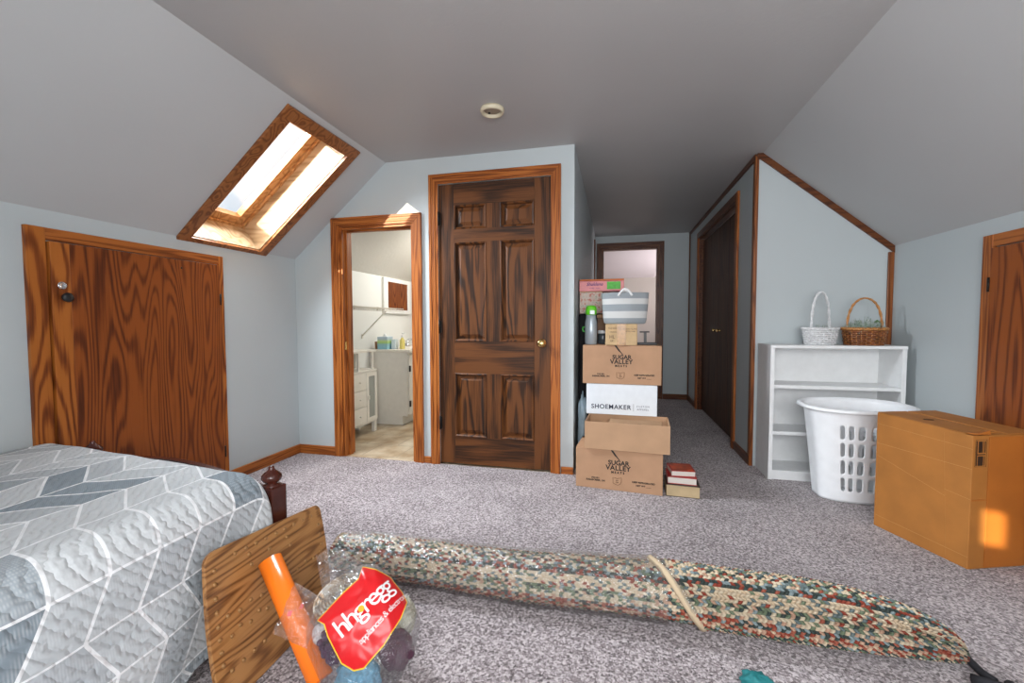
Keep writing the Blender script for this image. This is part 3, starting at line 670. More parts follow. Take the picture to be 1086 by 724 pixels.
# densify straight edges
dens = []
for i, p in enumerate(out):
    q2 = out[(i+1) % len(out)]; L = math.hypot(q2[0]-p[0], q2[1]-p[1]); n = max(1, int(L/.08))
    for k in range(n): dens.append((p[0]+(q2[0]-p[0])*k/n, p[1]+(q2[1]-p[1])*k/n))
mb = MB(); F1 = [mb.bm.verts.new(bp(u, v, 0)) for u, v in dens]; F0 = [mb.bm.verts.new(bp(u, v, -.014)) for u, v in dens]
mb.bm.faces.new(F1); mb.bm.faces.new(F0[::-1])
for i in range(len(dens)): mb.bm.faces.new((F1[i], F0[i], F0[(i+1) % len(dens)], F1[(i+1) % len(dens)]))
boardw = wood('board_wood', 'y', (.065, .024, .007), (.235, .10, .032), (.39, .19, .066), scale=13, rings=8, stretch=.12, pores=1.1, rough=.3, coat=.3)
mb.build('panel', boardw, board, world=True, bev=.002)
spots = [(u, .085) for u in (.20, .28, .36, .44, .53, .61, .70, .79, .88)] + [(.055, v) for v in (.13, .22, .31, .40, .49, .57, .65, .73)]
spots += [(u, .46+.02*(i % 2)) for i, u in enumerate((.12, .20, .28, .36, .44, .52, .60, .68, .76, .84, .92))]
spots += [(u, .60-.03*(i % 2)) for i, u in enumerate((.13, .19, .26, .33, .39, .46, .53))] + [(u, .80) for u in (.10, .18, .26, .34, .42, .50, .58)]
spots += [(.62, .16), (.64, .24), (.46, .18), (.30, .14), (.31, .22)] + [(.94, v) for v in (.2, .3, .4, .52, .62)]
z0 = Vector((0, 0, 1)).rotation_difference(bn).to_matrix().to_4x4()
studm = plain('stud', (.30, .15, .05), .35, .15)
proto = MB().lathe([(.0068, -.001), (.0066, .0012), (.005, .0036), (0, .005)], (0, 0, 0), z0, n=10).build('stud', studm, board)
for i, (u, v) in enumerate(spots):
    o = proto if i == 0 else proto.copy()
    if i: C.objects.link(o)
    o.parent = board; o.location = bp(u, v)-board.location

# ------------------------------------------------------------------ cartons by the hall corner
def put(mb, b, x, z, y=-.0012): return mb.add(b, Matrix.Translation((x, y, z)) @ FRONT)
def carton(name, label, loc, rz, w, d, h, m, group=None, md=None):
    t = thing(name, label, 'box', loc, math.radians(rz), group)
    MB().box(0, w, 0, d, 0, h-.004, .003).build('body', m, t)
    MB().box(.001, w-.001, .001, d/2-.0015, h-.004, h, .001).build('flap', m, t)
    MB().box(.001, w-.001, d/2+.0015, d-.001, h-.004, h, .001).build('flap', m, t)
    return t
def meat_print(t, w, h):
    k = w/.526; mb = MB(); cx = w*.50
    put(mb, text_bm('SUGAR', .040*k, bold=.0012), cx+.003, h-.082*k); put(mb, text_bm('VALLEY', .042*k, bold=.0012, sp=1.08), cx+.0, h-.114*k); put(mb, text_bm('MEATS', .020*k, bold=.0008, sp=1.5), cx-.002, h-.142*k)
    mb.build('lettering', ink, t)
    mb = MB()   # cleaver mark: blade and thin handle
    for pts in ([(-.048, .052), (-.034, .052), (-.006, .012), (-.010, .006), (-.020, .014)], [(-.010, .006), (-.006, .012), (.012, -.012), (.008, -.014)]):
        pp = [(cx+x*k, h-.052*k+z*k) for x, z in pts if True]
        pp = [(x, min(z, h-.0005)) for x, z in pp]
        vs = [mb.bm.verts.new((x, -.0012, z)) for x, z in pp]; mb.bm.faces.new(vs)
    mb.build('knife_mark', ink, t)
    mb = MB(); put(mb, text_bm('(330) 852-', .0125*k, bold=.0005), .125*w/.526, .069*k); put(mb, text_bm('SUGARCREEK, OH', .0145*k, bold=.0006), .125*w/.526, .054*k); mb.build('address_lettering', ink, t); mb = MB()
    put(mb, text_bm('KEEP REFRIGERATED', .0145*k, bold=.0006), .415*w/.526, .066*k); put(mb, text_bm('NET WT ____', .0145*k, bold=.0006), .415*w/.526, .046*k)
    mb.build('storage_lettering', ink, t)
    sh = [(-.026, .024), (-.010, .022), (0, .019), (.010, .022), (.026, .026), (.025, .0), (.018, -.014), (.006, -.022), (-.004, -.020), (-.014, -.016), (-.025, -.012)]
    mb = MB(); mb.tube([(cx-.005+x*k, -.001, .058*k+z*k) for x, z in sh], .0012, 6, closed=True)
    put(mb, text_bm('EST', .010*k, bold=.0003), cx-.005, .064*k); put(mb, text_bm('OH', .012*k, bold=.0003), cx-.005, .052*k)
    mb.build('state_emblem', inkfade, t)
G = 'meat cartons in the stack'
c1 = carton('cardboard_box', 'brown SUGAR VALLEY MEATS carton standing on the carpet at the bottom of the stack', (-.232, 2.728, 0), -5.1, .526, .268, .256, kraft, G)
meat_print(c1, .526, .256)
t2 = thing('cardboard_box', 'plain brown open-topped carton second from the bottom of the stack', 'box', (-.176, 2.706, .256), math.radians(-3.6))
w2, dp2, h2, th = .507, .262, .172, .004
mb = MB().box(0, w2, 0, dp2, 0, th).box(0, w2, 0, th, th, h2).box(0, w2, dp2-th, dp2, th, h2).box(0, th, th, dp2-th, th, h2).box(w2-th, w2, th, dp2-th, th, h2)
mb.build('body', kraft2, t2)
fold = MB().box(.14, .47, .05, .22, .004, .150, .004).build('folded_carton', kraftd); fold.parent = None
fold.location = t2.location; fold.rotation_euler = t2.rotation_euler
tag(fold, 'folded cardboard with black print inside the open carton', 'box')
mb = MB(); b = text_bm('MEATS', .028, bold=.001); mb.add(b, Matrix.Translation((.30, .09, .1506))); mb.box(.20, .42, .055, .063, .150, .1508); mb.build('lettering', ink, fold)
cb_ = carton('cardboard_box', 'brown carton mostly hidden behind the bottom of the stack', (-.16, 2.995, 0), 0, .42, .29, .4255, kraft2)
c3 = carton('cardboard_box', 'white SHOEMAKER carton in the middle of the stack', (-.181, 2.938, .4285), -1.2, .459, .29, .206, whitecard)
mb = MB(); put(mb, text_bm('SHOEMAKER', .042, bold=.0008, sp=1.12), .163, .052)
mb.box(.3085, .3105, -.0012, -.0006, .030, .078)
mb.build('lettering', inknavy, c3)
mb = MB(); put(mb, text_bm('CUSTOM', .0165, sp=1.35), .369, .062); put(mb, text_bm('APPAREL', .0165, sp=1.22), .369, .042); mb.build('small_lettering', inknavy, c3)
c4 = carton('cardboard_box', 'brown SUGAR VALLEY MEATS carton on top of the white carton', (-.207, 2.938, .6355), -1.6, .509, .28, .260, kraft, G)
meat_print(c4, .509, .260)
ZT = .8965
s5 = thing('taped_box', 'small tan box with brown packing tape under the striped basket', 'box', (-.056, 2.922, ZT), math.radians(2))
MB().box(0, .204, 0, .165, 0, .141, .004).build('body', tanbox, s5)
MB().box(.075, .130, -.0012, .0, 0, .141).box(.075, .130, 0, .165, .1405, .1418).build('tape', tape, s5)
mb = MB()
for tx_, x, z, sz in (('THIS SIDE', .045, .112, .013), ('FRAGILE GLASS', .155, .108, .013), ('HANDLE', .05, .088, .012), ('WITH CARE', .16, .092, .012), ('HL', .042, .055, .03), ('UP', .04, .028, .016)): put(MB(), text_bm(tx_, sz, bold=.0002), x, z).build('stamped_print', inkfade, s5)
# striped rope basket
def stripe_mat():
    m, nt, b = newmat('striped_rope'); tc = N(nt, 'ShaderNodeTexCoord'); sp = N(nt, 'ShaderNodeSeparateXYZ'); nt.links.new(tc.outputs['Object'], sp.inputs[0])
    g, wh = (.36, .40, .43), (.74, .75, .74)
    r = ramp(nt, math_(nt, 'DIVIDE', sp.outputs[2], .21), [(0, g), (.18, wh), (.40, g), (.62, wh), (.80, g)], 'CONSTANT')
    nt.links.new(r.outputs[0], b.inputs['Base Color']); b.inputs['Roughness'].default_value = .9
    w_ = math_(nt, 'SINE', math_(nt, 'MULTIPLY', sp.outputs[2], 900)); bump(nt, b, w_, .6, .004); return m
rb_ = thing('rope_basket', 'grey and white striped rope basket on the small taped box', 'basket', (.068, 3.010, ZT+.1418))
sm_ = stripe_mat()
MB().lathe([(0, 0), (.125, 0), (.136, .006), (.143, .03), (.149, .10), (.155, .20), (.157, .206), (.152, .208), (.146, .20), (.138, .03), (.12, .012), (0, .012)], n=48, sy=.58).build('body', sm_, rb_)
ropew = plain('white_rope', (.74, .75, .75), .9, bs_=.3, bsc=150)
for sgn in (-1, 1):
    MB().tube([(-.045+.09*i/14, sgn*-.088, .185+.045*math.sin(math.pi*i/14)) for i in range(15)], .0075, 8).build('handle', ropew, rb_)
MB().tube([(-.10+.20*i/10, -.06+.11*i/10, .205+.004*math.sin(i)) for i in range(3)], .004, 6).build('rope_end', ropew, rb_)
# water bottle
bt = thing('water_bottle', 'grey water bottle with bright green cap on the topmost meat carton', 'bottle', (-.158, 3.035, ZT))
MB().lathe([(0, 0), (.038, 0), (.042, .006), (.042, .10), (.041, .15), (.036, .175), (.033, .205), (0, .205)], n=32).build('body', plain('grey_bottle', (.36, .41, .45), .25, .2), bt)
cap = MB().lathe([(.034, .205), (.037, .208), (.038, .245), (.034, .262), (.022, .27), (0, .271)], n=32).build('cap', plain('green_plastic', (.13, .60, .02), .35), bt)
MB().box(-.006, .026, -.046, -.030, .208, .235, .004).build('spout_latch', whitep, cap)
MB().tube([(-.042, -.005, .12), (-.055, -.005, .12), (-.058, -.005, .105), (-.053, -.005, .09), (-.042, -.005, .09)], .005, 8).build('loop', plain('green_strap', (.05, .35, .05), .5), bt)
# jar behind
jr = thing('glass_jar', 'dark glass jar with white lid beside the grey bottle', 'jar', (-.078, 3.128, ZT))
MB().lathe([(0, 0), (.033, 0), (.036, .005), (.036, .062), (.031, .074), (0, .074)], n=28).build('body', plain('dark_glass', (.06, .075, .085), .12), jr)
MB().lathe([(.034, .074), (.036, .076), (.036, .092), (.033, .095), (0, .095)], n=28).build('lid', white, jr)
wx = thing('wooden_box', 'narrow brown wooden box behind the glass jar', 'box', (-.07, 3.20, ZT))
wkm = plain('brown_wood', (.16, .075, .03), .6, var=.3, vs=30)
MB().box(-.05, .05, -.025, .015, 0, .185, .003).build('body', wkm, wx); MB().box(-.054, .054, -.029, .017, .185, .21, .003).build('lid', plain('tan_wood', (.34, .17, .06), .5, var=.2), wx)
ez = thing('small_stand', 'small black T-shaped stand at the back of the topmost meat carton', 'stand', (.205, 3.06, ZT))
MB().box(-.05, .075, -.035, .035, 0, .014, .002).build('base', black, ez); MB().box(-.008, .010, -.006, .006, .014, .082).build('upright', black, ez); MB().box(-.035, .028, -.02, .02, .082, .091, .002).build('top_bar', black, ez)
# plain black block behind with two boxes on it
cs = thing('black_block', 'tall black block standing behind the carton stack', 'case', (-.13, 3.378, 0))
MB().box(-.132, .10, -.08, .10, .02, 1.115, .012, 3).build('shell', darkfab, cs)
MB().box(-.125, .093, -.083, -.080, .12, 1.02, .002).build('front_panel', darkfab, cs)
for x in (-.10, .07): MB().lathe([(0, 0), (.02, 0), (.02, .025), (0, .025)], (x, 0, 0), n=14).build('foot', black, cs)
pb = thing('patterned_box', 'pale speckled shoebox under the pink box', 'box', (-.256, 3.265, 1.1155))
def speck():
    m, nt, b = newmat('speckled_card'); tc = N(nt, 'ShaderNodeTexCoord'); n = N(nt, 'ShaderNodeTexNoise'); n.inputs['Scale'].default_value = 45; n.inputs['Detail'].default_value = 3; nt.links.new(tc.outputs['Object'], n.inputs['Vector'])
    r = ramp(nt, n.outputs[0], [(.35, (.50, .16, .12)), (.45, (.58, .42, .36)), (.56, (.62, .55, .48)), (.68, (.35, .36, .28))])
    nt.links.new(r.outputs[0], b.inputs['Base Color']); b.inputs['Roughness'].default_value = .7; return m
MB().box(0, .17, 0, .14, 0, .158, .004).build('body', speck(), pb); MB().box(.002, .168, .002, .138, .158, .163, .001).build('lid', tanbox, pb)
pk = thing('pink_box', 'pink and orange box with purple script and green sticker on top of everything', 'box', (-.258, 3.25, 1.279))
pinkm = plain('pink_card', (.72, .26, .27), .5, var=.05); orm = plain('orange_edge', (.62, .17, .04), .5, var=.1)
MB().box(0, .325, 0, .15, 0, .078, .006).build('body', pinkm, pk); MB().box(-.001, .326, .0, .151, .0785, .090, .004).build('lid', orm, pk)
mb = MB(); put(mb, text_bm('Shaklene', .034, bold=.0004, shear=.35), .112, .052); put(mb, text_bm('CARE  FULL', .013, sp=1.2), .115, .022); mb.build('lettering', plain('purple_ink', (.05, .015, .16), .6), pk)
MB().box(.203, .300, -.0015, 0, .014, .070).build('sticker', plain('green_sticker', (.06, .42, .025), .5, var=.25, vs=60), pk)
# blue plastic bag squeezed behind
def lump(mb, c, rad, seed=0, amp=.25, n=28, fr=2.2):
    b = bmesh.new(); bmesh.ops.create_uvsphere(b, u_segments=n, v_segments=n*2//3, radius=1)
    for v in b.verts:
        k = 1+amp*noise.noise(v.co*fr+Vector((seed, 0, seed)))+amp*.4*noise.noise(v.co*fr*3+Vector((seed, 5, 0)))
        v.co = Vector((v.co.x*rad[0]*k, v.co.y*rad[1]*k, v.co.z*rad[2]*k))
        v.co += Vector(c); v.co.z = max(v.co.z, .003)
    for f in b.faces: f.smooth = True
    return mb.add(b)
bluep = plain('blue_film', (.30, .40, .47), .3, var=.2, vs=14, bs_=.5, bsc=18)
mb = lump(MB(), (-.214, 3.055, .27), (.034, .045, .27), 3, .3)
tag(mb.build('plastic_bag', bluep), 'crumpled blue-grey plastic bag wedged between the stack and the wall', 'bag')

# ------------------------------------------------------------------ books by the stack
def book(label, loc, rz, w, d, h, cover, pages, spine=False):
    t = thing('book', label, 'book', loc, math.radians(rz), 'books on the carpet')
    MB().box(.003, w-.003, .004, d-.003, .003, h-.003).build('pages', pages, t)
    MB().box(0, w, 0, d, 0, .003, .001).box(0, w, 0, d, h-.003, h, .001).box(0, w, d-.003, d, .003, h-.003).build('cover', cover, t)
    return t
paper = plain('paper', (.70, .66, .60), .8); paper2 = plain('yellowed_paper', (.50, .38, .22), .8, var=.06)
redc = plain('red_cover', (.40, .02, .02), .35, var=.2, vs=30); darkc = plain('dark_cover', (.035, .02, .015), .5)
fire = plain('fiery_cover', (.45, .07, .02), .3, var=.6, vs=16)
book('thick book with yellowed pages and dark cover, bottom of the pile by the cartons', (.312, 2.692, 0), -3, .192, .17, .072, darkc, paper2)
book('red hardback with white pages, middle of the three books', (.322, 2.708, .0725), -3, .166, .16, .042, redc, paper)
b3 = book('red hardback with fiery patterned cover, topmost of the three books', (.345, 2.716, .115), 4, .14, .15, .034, redc, paper)
MB().box(.01, .13, .01, .14, .034, .0346).build('cover_picture', fire, b3)

# ------------------------------------------------------------------ bookshelf with wicker baskets
bs = thing('bookshelf', 'low white bookshelf with three shelves against the gable wall', 'bookshelf', (1.385, 3.265, 0))
x0, x1, y0, y1, H_ = 1.006, 1.764, 3.135, 3.392, .897
MB().box(x0, x0+.024, y0, y1, 0, H_-.02, .001).build('side_panel', white, bs, world=True); MB().box(x1-.024, x1, y0, y1, 0, H_-.02, .001).build('side_panel', white, bs, world=True)
MB().box(x0-.002, x1+.002, y0-.004, y1, H_-.02, H_, .002).build('top', white, bs, world=True)
for z in (.634, .325, .062): MB().box(x0+.024, x1-.024, y0+.006, y1-.008, z-.022, z, .001).build('shelf', white, bs, world=True)
MB().box(x0+.024, x1-.024, y1-.008, y1-.002, .04, H_-.02).build('back_panel', white, bs, world=True); MB().box(x0+.024, x1-.024, y0+.012, y0+.026, 0, .04).build('kick_board', white, bs, world=True)
def wicker(name, label, c, aT, bT, aB, bB, h, hz, ha, m1, m2, rot, rim_r, rows=9, stakes=26, r=.006):
    t = thing(name, label, 'basket', c, rot, 'wicker baskets on the bookshelf')
    def at(th, z, off=0):
        k = z/h; k = k**.8
        return ((aB+(aT-aB)*k+off)*math.cos(th), (bB+(bT-bB)*k+off)*math.sin(th), z)
    mb = MB(); n = stakes*4
    for i in range(rows):
        z = r+(h-2*r)*i/(rows-1)
        mb.tube([at(2*math.pi*k/n, z, .0035*math.cos(math.pi*(k/4)+(i % 2)*math.pi)) for k in range(n)], r, 6, closed=True)
    mb.build('weave', m2, t)
    mb = MB()
    for k in range(stakes):
        th = 2*math.pi*k/stakes; mb.tube([at(th, .002), at(th, h*.5, .002), at(th, h)], .0032, 6)
    mb.build('stakes', m1, t)
    mb = MB(); mb.lathe([(0, .002), (aB-.002, .002), (aB-.002, .007), (0, .007)], n=32, sy=bB/aB); mb.build('bottom', m1, t)
    mb = MB()
    for ph in (0, math.pi):
        mb.tube([(lambda p, d: (p[0]*1.0, p[1], p[2]+.004*math.sin(k*.9+d)))(at(2*math.pi*k/96, h, .002+.004*math.cos(k*.9+ph)), ph) for k in range(96)], rim_r, 6, closed=True)
    mb.build('rim', m1, t)
    mb = MB()
    for ph in (0, math.pi):
        pts = []
        for k in range(49):
            u = k/48; an = math.pi*u; x = ha*math.cos(an)
            z = h*.35+(hz-h*.35)*math.sin(an)**.62
            pts.append((x+.003*math.cos(k*.8+ph), .004*math.sin(k*.8+ph), z))
        mb.tube(pts, .0055, 7)
    mb.build('handle', m1, t)
    return t
whw = plain('white_wicker', (.70, .71, .72), .6, var=.15, vs=60); tanw = plain('honey_wicker', (.44, .19, .05), .35, var=.3, vs=40); dkw = plain('brown_wicker', (.20, .065, .02), .35, var=.5, vs=35)
wb = wicker('wicker_basket', 'white wicker basket with tall narrow handle, left on the bookshelf', (1.336, 3.255, H_), .105, .085, .086, .066, .108, .350, .064, whw, whw, math.radians(18), .006)
tb = wicker('wicker_basket', 'honey-brown wicker basket with round handle, right on the bookshelf', (1.583, 3.245, H_), .114, .092, .098, .075, .106, .305, .094, tanw, dkw, math.radians(-8), .008)
def sprigs(name, label, c, a, b, n, hmin, hmax, cols, seed):
    random.seed(seed); mb = MB()
    for i in range(n):
        th = random.random()*6.283; rr = math.sqrt(random.random()); x, y = a*rr*math.cos(th), b*rr*math.sin(th)
        hh = random.uniform(hmin, hmax)*(1-.35*rr); lean = Vector((math.cos(th), math.sin(th), 0))*random.uniform(.0, .035)
        p = [Vector((x, y, 0)), Vector((x, y, hh*.5))+lean*.3, Vector((x, y, hh))+lean]
        mb.tube(p, .0009, 4)
        for k in range(5):
            q0 = p[1].lerp(p[2], random.random()); d = Vector((random.uniform(-1, 1), random.uniform(-1, 1), random.uniform(-.2, 1))).normalized()*.011
            s_ = d.cross(Vector((0, 0, 1))).normalized()*.003 if d.cross(Vector((0, 0, 1))).length > 0 else Vector((.003, 0, 0))
            vs = [mb.bm.verts.new(v) for v in (q0, q0+d*.5+s_, q0+d, q0+d*.5-s_)]
            f = mb.bm.faces.new(vs); f.material_index = random.randrange(len(cols))
    o = mb.build(name, cols, fix=False); o.location = c
    return tag(o, label, 'dried greenery', kind='stuff')
gr1 = plain('sage_leaf', (.32, .40, .33), .7); gr2 = plain('pale_bloom', (.66, .68, .62), .7); gr3 = plain('green_leaf', (.11, .22, .08), .7)
sprigs('dried_greenery', 'pale dried greenery filling the honey-brown wicker basket', (1.583, 3.245, H_+.010), .095, .072, 420, .11, .185, [gr1, gr2, gr2, gr3], 3)
sprigs('dried_greenery', 'sparse pale grass inside the white wicker basket', (1.336, 3.255, H_+.010), .075, .055, 120, .09, .135, [gr1, gr2, gr2], 5)
mb = MB(); random.seed(9)
for i in range(70):
    d = Vector((random.gauss(0, 1), random.gauss(0, 1), random.gauss(0, 1))).normalized()*.022*random.random()**.4
    lump(mb, (d.x, d.y, d.z), (.006, .006, .006), i, .3, 8)
mo = mb.build('moss_clump', gr3); mo.location = (1.668, 3.252, H_+.140); mo.parent = None
tag(mo, 'dark green leafy clump at the right rim of the honey-brown basket', 'dried greenery', kind='stuff')

# ------------------------------------------------------------------ laundry basket
lb = thing('laundry_basket', 'white plastic laundry basket with slotted sides in front of the bookshelf', 'laundry basket', (1.402, 2.935, 0))
LH = .553
def lrim(th): return LH + .012*math.sin(th)
def lpt(th, k, off=0.0):
    a = .208+(.266-.208)*k**1.1+off; b = .122+(.155-.122)*k**1.1+off
    e = .82; c, s = math.cos(th), math.sin(th)
    x = a*math.copysign(abs(c)**e, c); y = b*math.copysign(abs(s)**e, s)
    # hand grooves at both ends
    g = math.exp(-((abs(th % math.pi - 0) if th % math.pi < math.pi/2 else math.pi-th % math.pi)/.28)**2)
    x *= 1-.05*g*(1-k**6)
    return (x, y, .004+k*(lrim(th)-.004))
NC, NRW = 36, 4
rows_k = [0, .075]; zz = .075
mb = MB(); bmL = mb.bm
def quadcell(t0, t1, k0, k1, nx=4, nz=4):
    V = [[bmL.verts.new(lpt(t0+(t1-t0)*i/nx, k0+(k1-k0)*j/nz)) for j in range(nz+1)] for i in range(nx+1)]
    for i in range(nx):
        for j in range(nz):
            f = bmL.faces.new((V[i][j], V[i+1][j], V[i+1][j+1], V[i][j+1])); f.smooth = True
def slotcell(t0, t1, k0, k1):
    # outer boundary 16 points, inner pill 16 points
    o = []; n = 4
    for i in range(n): o.append((i/n, 0))
    for i in range(n): o.append((1, i/n))
    for i in range(n): o.append((1-i/n, 1))
    for i in range(n): o.append((0, 1-i/n))
    inn = []
    for (u, v) in o:
        du, dv = u-.5, v-.5
        an = math.atan2(dv, du)
        # pill: half width .235, half height .385
        hw, hh = .28, .40; asp = .42
        best = None
        for q_ in range(1, 60):
            rr = q_/60*.5*1.2; pu, pv = rr*math.cos(an), rr*math.sin(an)
            cv = max(abs(pv)-(hh-hw*asp), 0)/asp
            if math.hypot(pu, cv) > hw: break
            best = (pu, pv)
        inn.append((.5+best[0], .5+best[1]))
    mid = [((a[0]+b[0])/2, (a[1]+b[1])/2) for a, b in zip(o, inn)]
    R = [[bmL.verts.new(lpt(t0+(t1-t0)*u, k0+(k1-k0)*v)) for u, v in L] for L in (o, mid, inn)]
    for A_, B_ in zip(R, R[1:]):
        for i in range(16):
            f = bmL.faces.new((A_[i], A_[(i+1) % 16], B_[(i+1) % 16], B_[i])); f.smooth = True
import itertools
K0, K1 = .10, .86
for c in range(NC):
    t0, t1 = 2*math.pi*c/NC, 2*math.pi*(c+1)/NC; tm = math.degrees((t0+t1)/2)
    quadcell(t0, t1, 0, K0); quadcell(t0, t1, K1, 1)
    slots = 241 < tm < 318 or 50 < tm < 130
    for r_ in range(NRW):
        ka, kb = K0+(K1-K0)*r_/NRW, K0+(K1-K0)*(r_+1)/NRW
        (slotcell if slots else quadcell)(t0, t1, ka, kb)
bmesh.ops.remove_doubles(bmL, verts=bmL.verts[:], dist=2e-4)
mb.build('wall', whitep, lb, solid=.003)
mb = MB(); n = 80
V0 = [mb.bm.verts.new(lpt(2*math.pi*i/n, 0)) for i in range(n)]; mb.bm.faces.new(V0); mb.build('bottom', whitep, lb, solid=.003)
def rimgrid(a, c):
    th = a*2*math.pi; prof = [(0, -.012), (.004, .002), (.012, .006), (.022, .003), (.024, -.010), (.021, -.012)]
    o, z = prof[round(c*5)]; flare = 1+.4*abs(math.cos(th))**6
    p = lpt(th, 1, o*flare); return (p[0], p[1], p[2]+z)
MB().grid(rimgrid, 96, 5, closed_u=True).build('rim', whitep, lb, solid=.003)

# ------------------------------------------------------------------ big orange-brown carton at the right
bb_ = thing('cardboard_box', 'large flat orange-brown carton standing by the right knee wall', 'box', (1.55, 2.41, 0))
a_, b_, d_ = Vector((1.314, 2.548, 0)), Vector((1.462, 2.166, 0)), Vector((1.622, 2.655, 0)); c_ = b_+(d_-a_)
def q3(pts, z): return [(p.x, p.y, z(p)) for p in pts]
ztop = lambda p: .586-.014*((p-a_).dot((b_-a_))/((b_-a_).length_squared))
MB().hexa(q3((a_, b_, c_, d_), lambda p: 0), q3((a_, b_, c_, d_), ztop)).build('body', orangecard, bb_, world=True, bev=.003)
fn = Vector(((c_-b_).y, -(c_-b_).x, 0)).normalized(); fu = (c_-b_).normalized()
def face_pt(u, z, off): p = b_+fu*u+fn*off; return (p.x, p.y, z)
def facepanel(mb, u0, u1, z0, z1, o0, o1): return mb.hexa([face_pt(u0, z0, o0), face_pt(u1, z0, o0), face_pt(u1, z1, o0), face_pt(u0, z1, o0)], [face_pt(u0, z0, o1), face_pt(u1, z0, o1), face_pt(u1, z1, o1), face_pt(u0, z1, o1)])
facepanel(MB(), .075, .318, .006, .566, 0, .004).build('end_flap', orangecard2, bb_, world=True, bev=.001)
facepanel(MB(), .002, .075, .295, .30, 0, .0025).build('fold_line', orangecard2, bb_, world=True)
mb = MB()
for u0, u1, z0, z1 in ((.012, .013, .44, .555), (.065, .066, .44, .555), (.012, .066, .554, .555), (.012, .066, .44, .441), (.016, .021, .445, .55), (.027, .045, .50, .548), (.049, .051, .50, .548), (.056, .060, .50, .548), (.018, .060, .490, .494), (.025, .050, .445, .485), (.055, .058, .445, .485)):
    facepanel(mb, u0, u1, z0, z1, 0, .0008)
mb.build('printed_label', plain('dark_brown_ink', (.030, .012, .004), .7, var=.4, vs=220), bb_, world=True)
fm, lu = (a_-b_), (b_-a_).length
mb = MB()      # scuffed crease lines on the long face
ln = Vector((-(a_-b_).y, (a_-b_).x, 0)).normalized(); ln = -ln if ln.x > 0 else ln
def long_pt(t_, z, off): p = b_+fm*t_+ln*off; return (p.x, p.y, z)
for (ta, za), (tb2, zb2), wd in (((.0, .43), (1, .43), .0012), ((.0, .515), (1, .53), .0010), ((.0, .052), (1, .058), .0012), ((.23, .28), (1, .37), .0009), ((.20, .02), (.26, .56), .0008), ((0, .30), (.24, .31), .0009)):
    mb.hexa([long_pt(ta, za, 0), long_pt(tb2, zb2, 0), long_pt(tb2, zb2+wd, 0), long_pt(ta, za+wd, 0)], [long_pt(ta, za, .0006), long_pt(tb2, zb2, .0006), long_pt(tb2, zb2+wd, .0006), long_pt(ta, za+wd, .0006)])
mb.build('crease_lines', plain('pale_scuff', (.52, .27, .08), .7), bb_, world=True)
# folded top flaps: one lifting a little at the near corner
fv = (d_-a_).normalized(); fl = (b_-a_)
def top_pt(s_, t_, dz): p = a_+fl*s_+(d_-a_)*t_; return (p.x, p.y, ztop(p)+dz)
def topflap(pts, dz): return MB().hexa([top_pt(s_, t_, .001) for s_, t_ in pts], [top_pt(s_, t_, dz+.004) for s_, t_ in pts])
topflap([(.01, .0), (.93, .0), (.93, .48), (.01, .48)], 0).build('flap', orangecard, bb_, world=True)
topflap([(.01, .52), (.99, .52), (.99, 1), (.01, 1)], 0).build('flap', orangecard, bb_, world=True)
mb = MB(); mb.hexa([top_pt(.94, .02, .004), top_pt(.999, .02, .004), top_pt(.999, .26, .004), top_pt(.94, .26, .004)], [top_pt(.93, .02, .006), top_pt(1.02, .05, .012), top_pt(1.0, .24, .022), top_pt(.93, .26, .010)]); mb.build('torn_corner', orangecard2, bb_, world=True)
mb = MB(); mb.lathe([(0, 0), (.022, 0), (.022, .0012), (0, .0012)], top_pt(.42, .25, .0048), n=20, sy=.5); mb.build('hand_hole', plain('hole_shade', (.03, .012, .005), .9), bb_, world=True)  # dark disc laid on the flap, the shade of a hole as colour

# ------------------------------------------------------------------ clear shopping bag, its contents and the orange tube
tube = thing('cardboard_tube', 'bright orange tube leaning against the studded board', 'tube', (-.95, 1.06, 0))
tA, tB = Vector((-1.058, 1.112, .297)), Vector((-.800, 1.010, .040))
ax = (tA-tB).normalized(); RT = Vector((0, 0, 1)).rotation_difference(ax).to_matrix().to_4x4(); Lt = (tA-tB).length
MB().lathe([(.030, 0), (.034, 0), (.034, Lt*.5), (.034, Lt), (.030, Lt), (.030, Lt*.5), (.030, .0)], tB, RT, n=40).build('roll', oranget, tube, world=True)
MB().lathe([(0, Lt-.006), (.030, Lt-.006), (.030, Lt-.003), (0, Lt-.003)], tB, RT, n=40).build('end_cap', plain('orange_cap', (.80, .26, .05), .4), tube, world=True)

BC = Vector((-.70, 1.13, .14)); BP = Vector((.538, .756, .373)).normalized(); BN = Vector((.399, -.618, .678)).normalized(); BQ = BN.cross(BP).normalized(); BP = BQ.cross(BN)
OUT = [(-.178, .068), (-.150, .12), (-.103, .150), (-.05, .165), (.0, .170), (.05, .165), (.088, .138), (.104, .07), (.110, -.002), (.112, -.05), (.105, -.089), (.047, -.138), (-.027, -.165), (-.092, -.150), (-.150, -.10), (-.185, -.02)]
def orad(p, q_):
    an = math.atan2(q_, p)
    d = (math.cos(an), math.sin(an)); best = .1
    for (x1_, y1_), (x2_, y2_) in zip(OUT, OUT[1:]+OUT[:1]):
        ex, ey = x2_-x1_, y2_-y1_; den = d[0]*ey-d[1]*ex
        if abs(den) < 1e-9: continue
        t = (x1_*ey-y1_*ex)/den; s_ = (x1_*d[1]-y1_*d[0])/den
        if t > 0 and -1e-6 <= s_ <= 1+1e-6: best = t
    return best
def crump(p, q_, k):
    v = Vector((p*13, q_*13, k)); n1 = 1-abs(noise.noise(v))*2.2; n2 = 1-abs(noise.noise(v*2.1+Vector((3, 1, 0))))*2
    return n1*.007+n2*.002
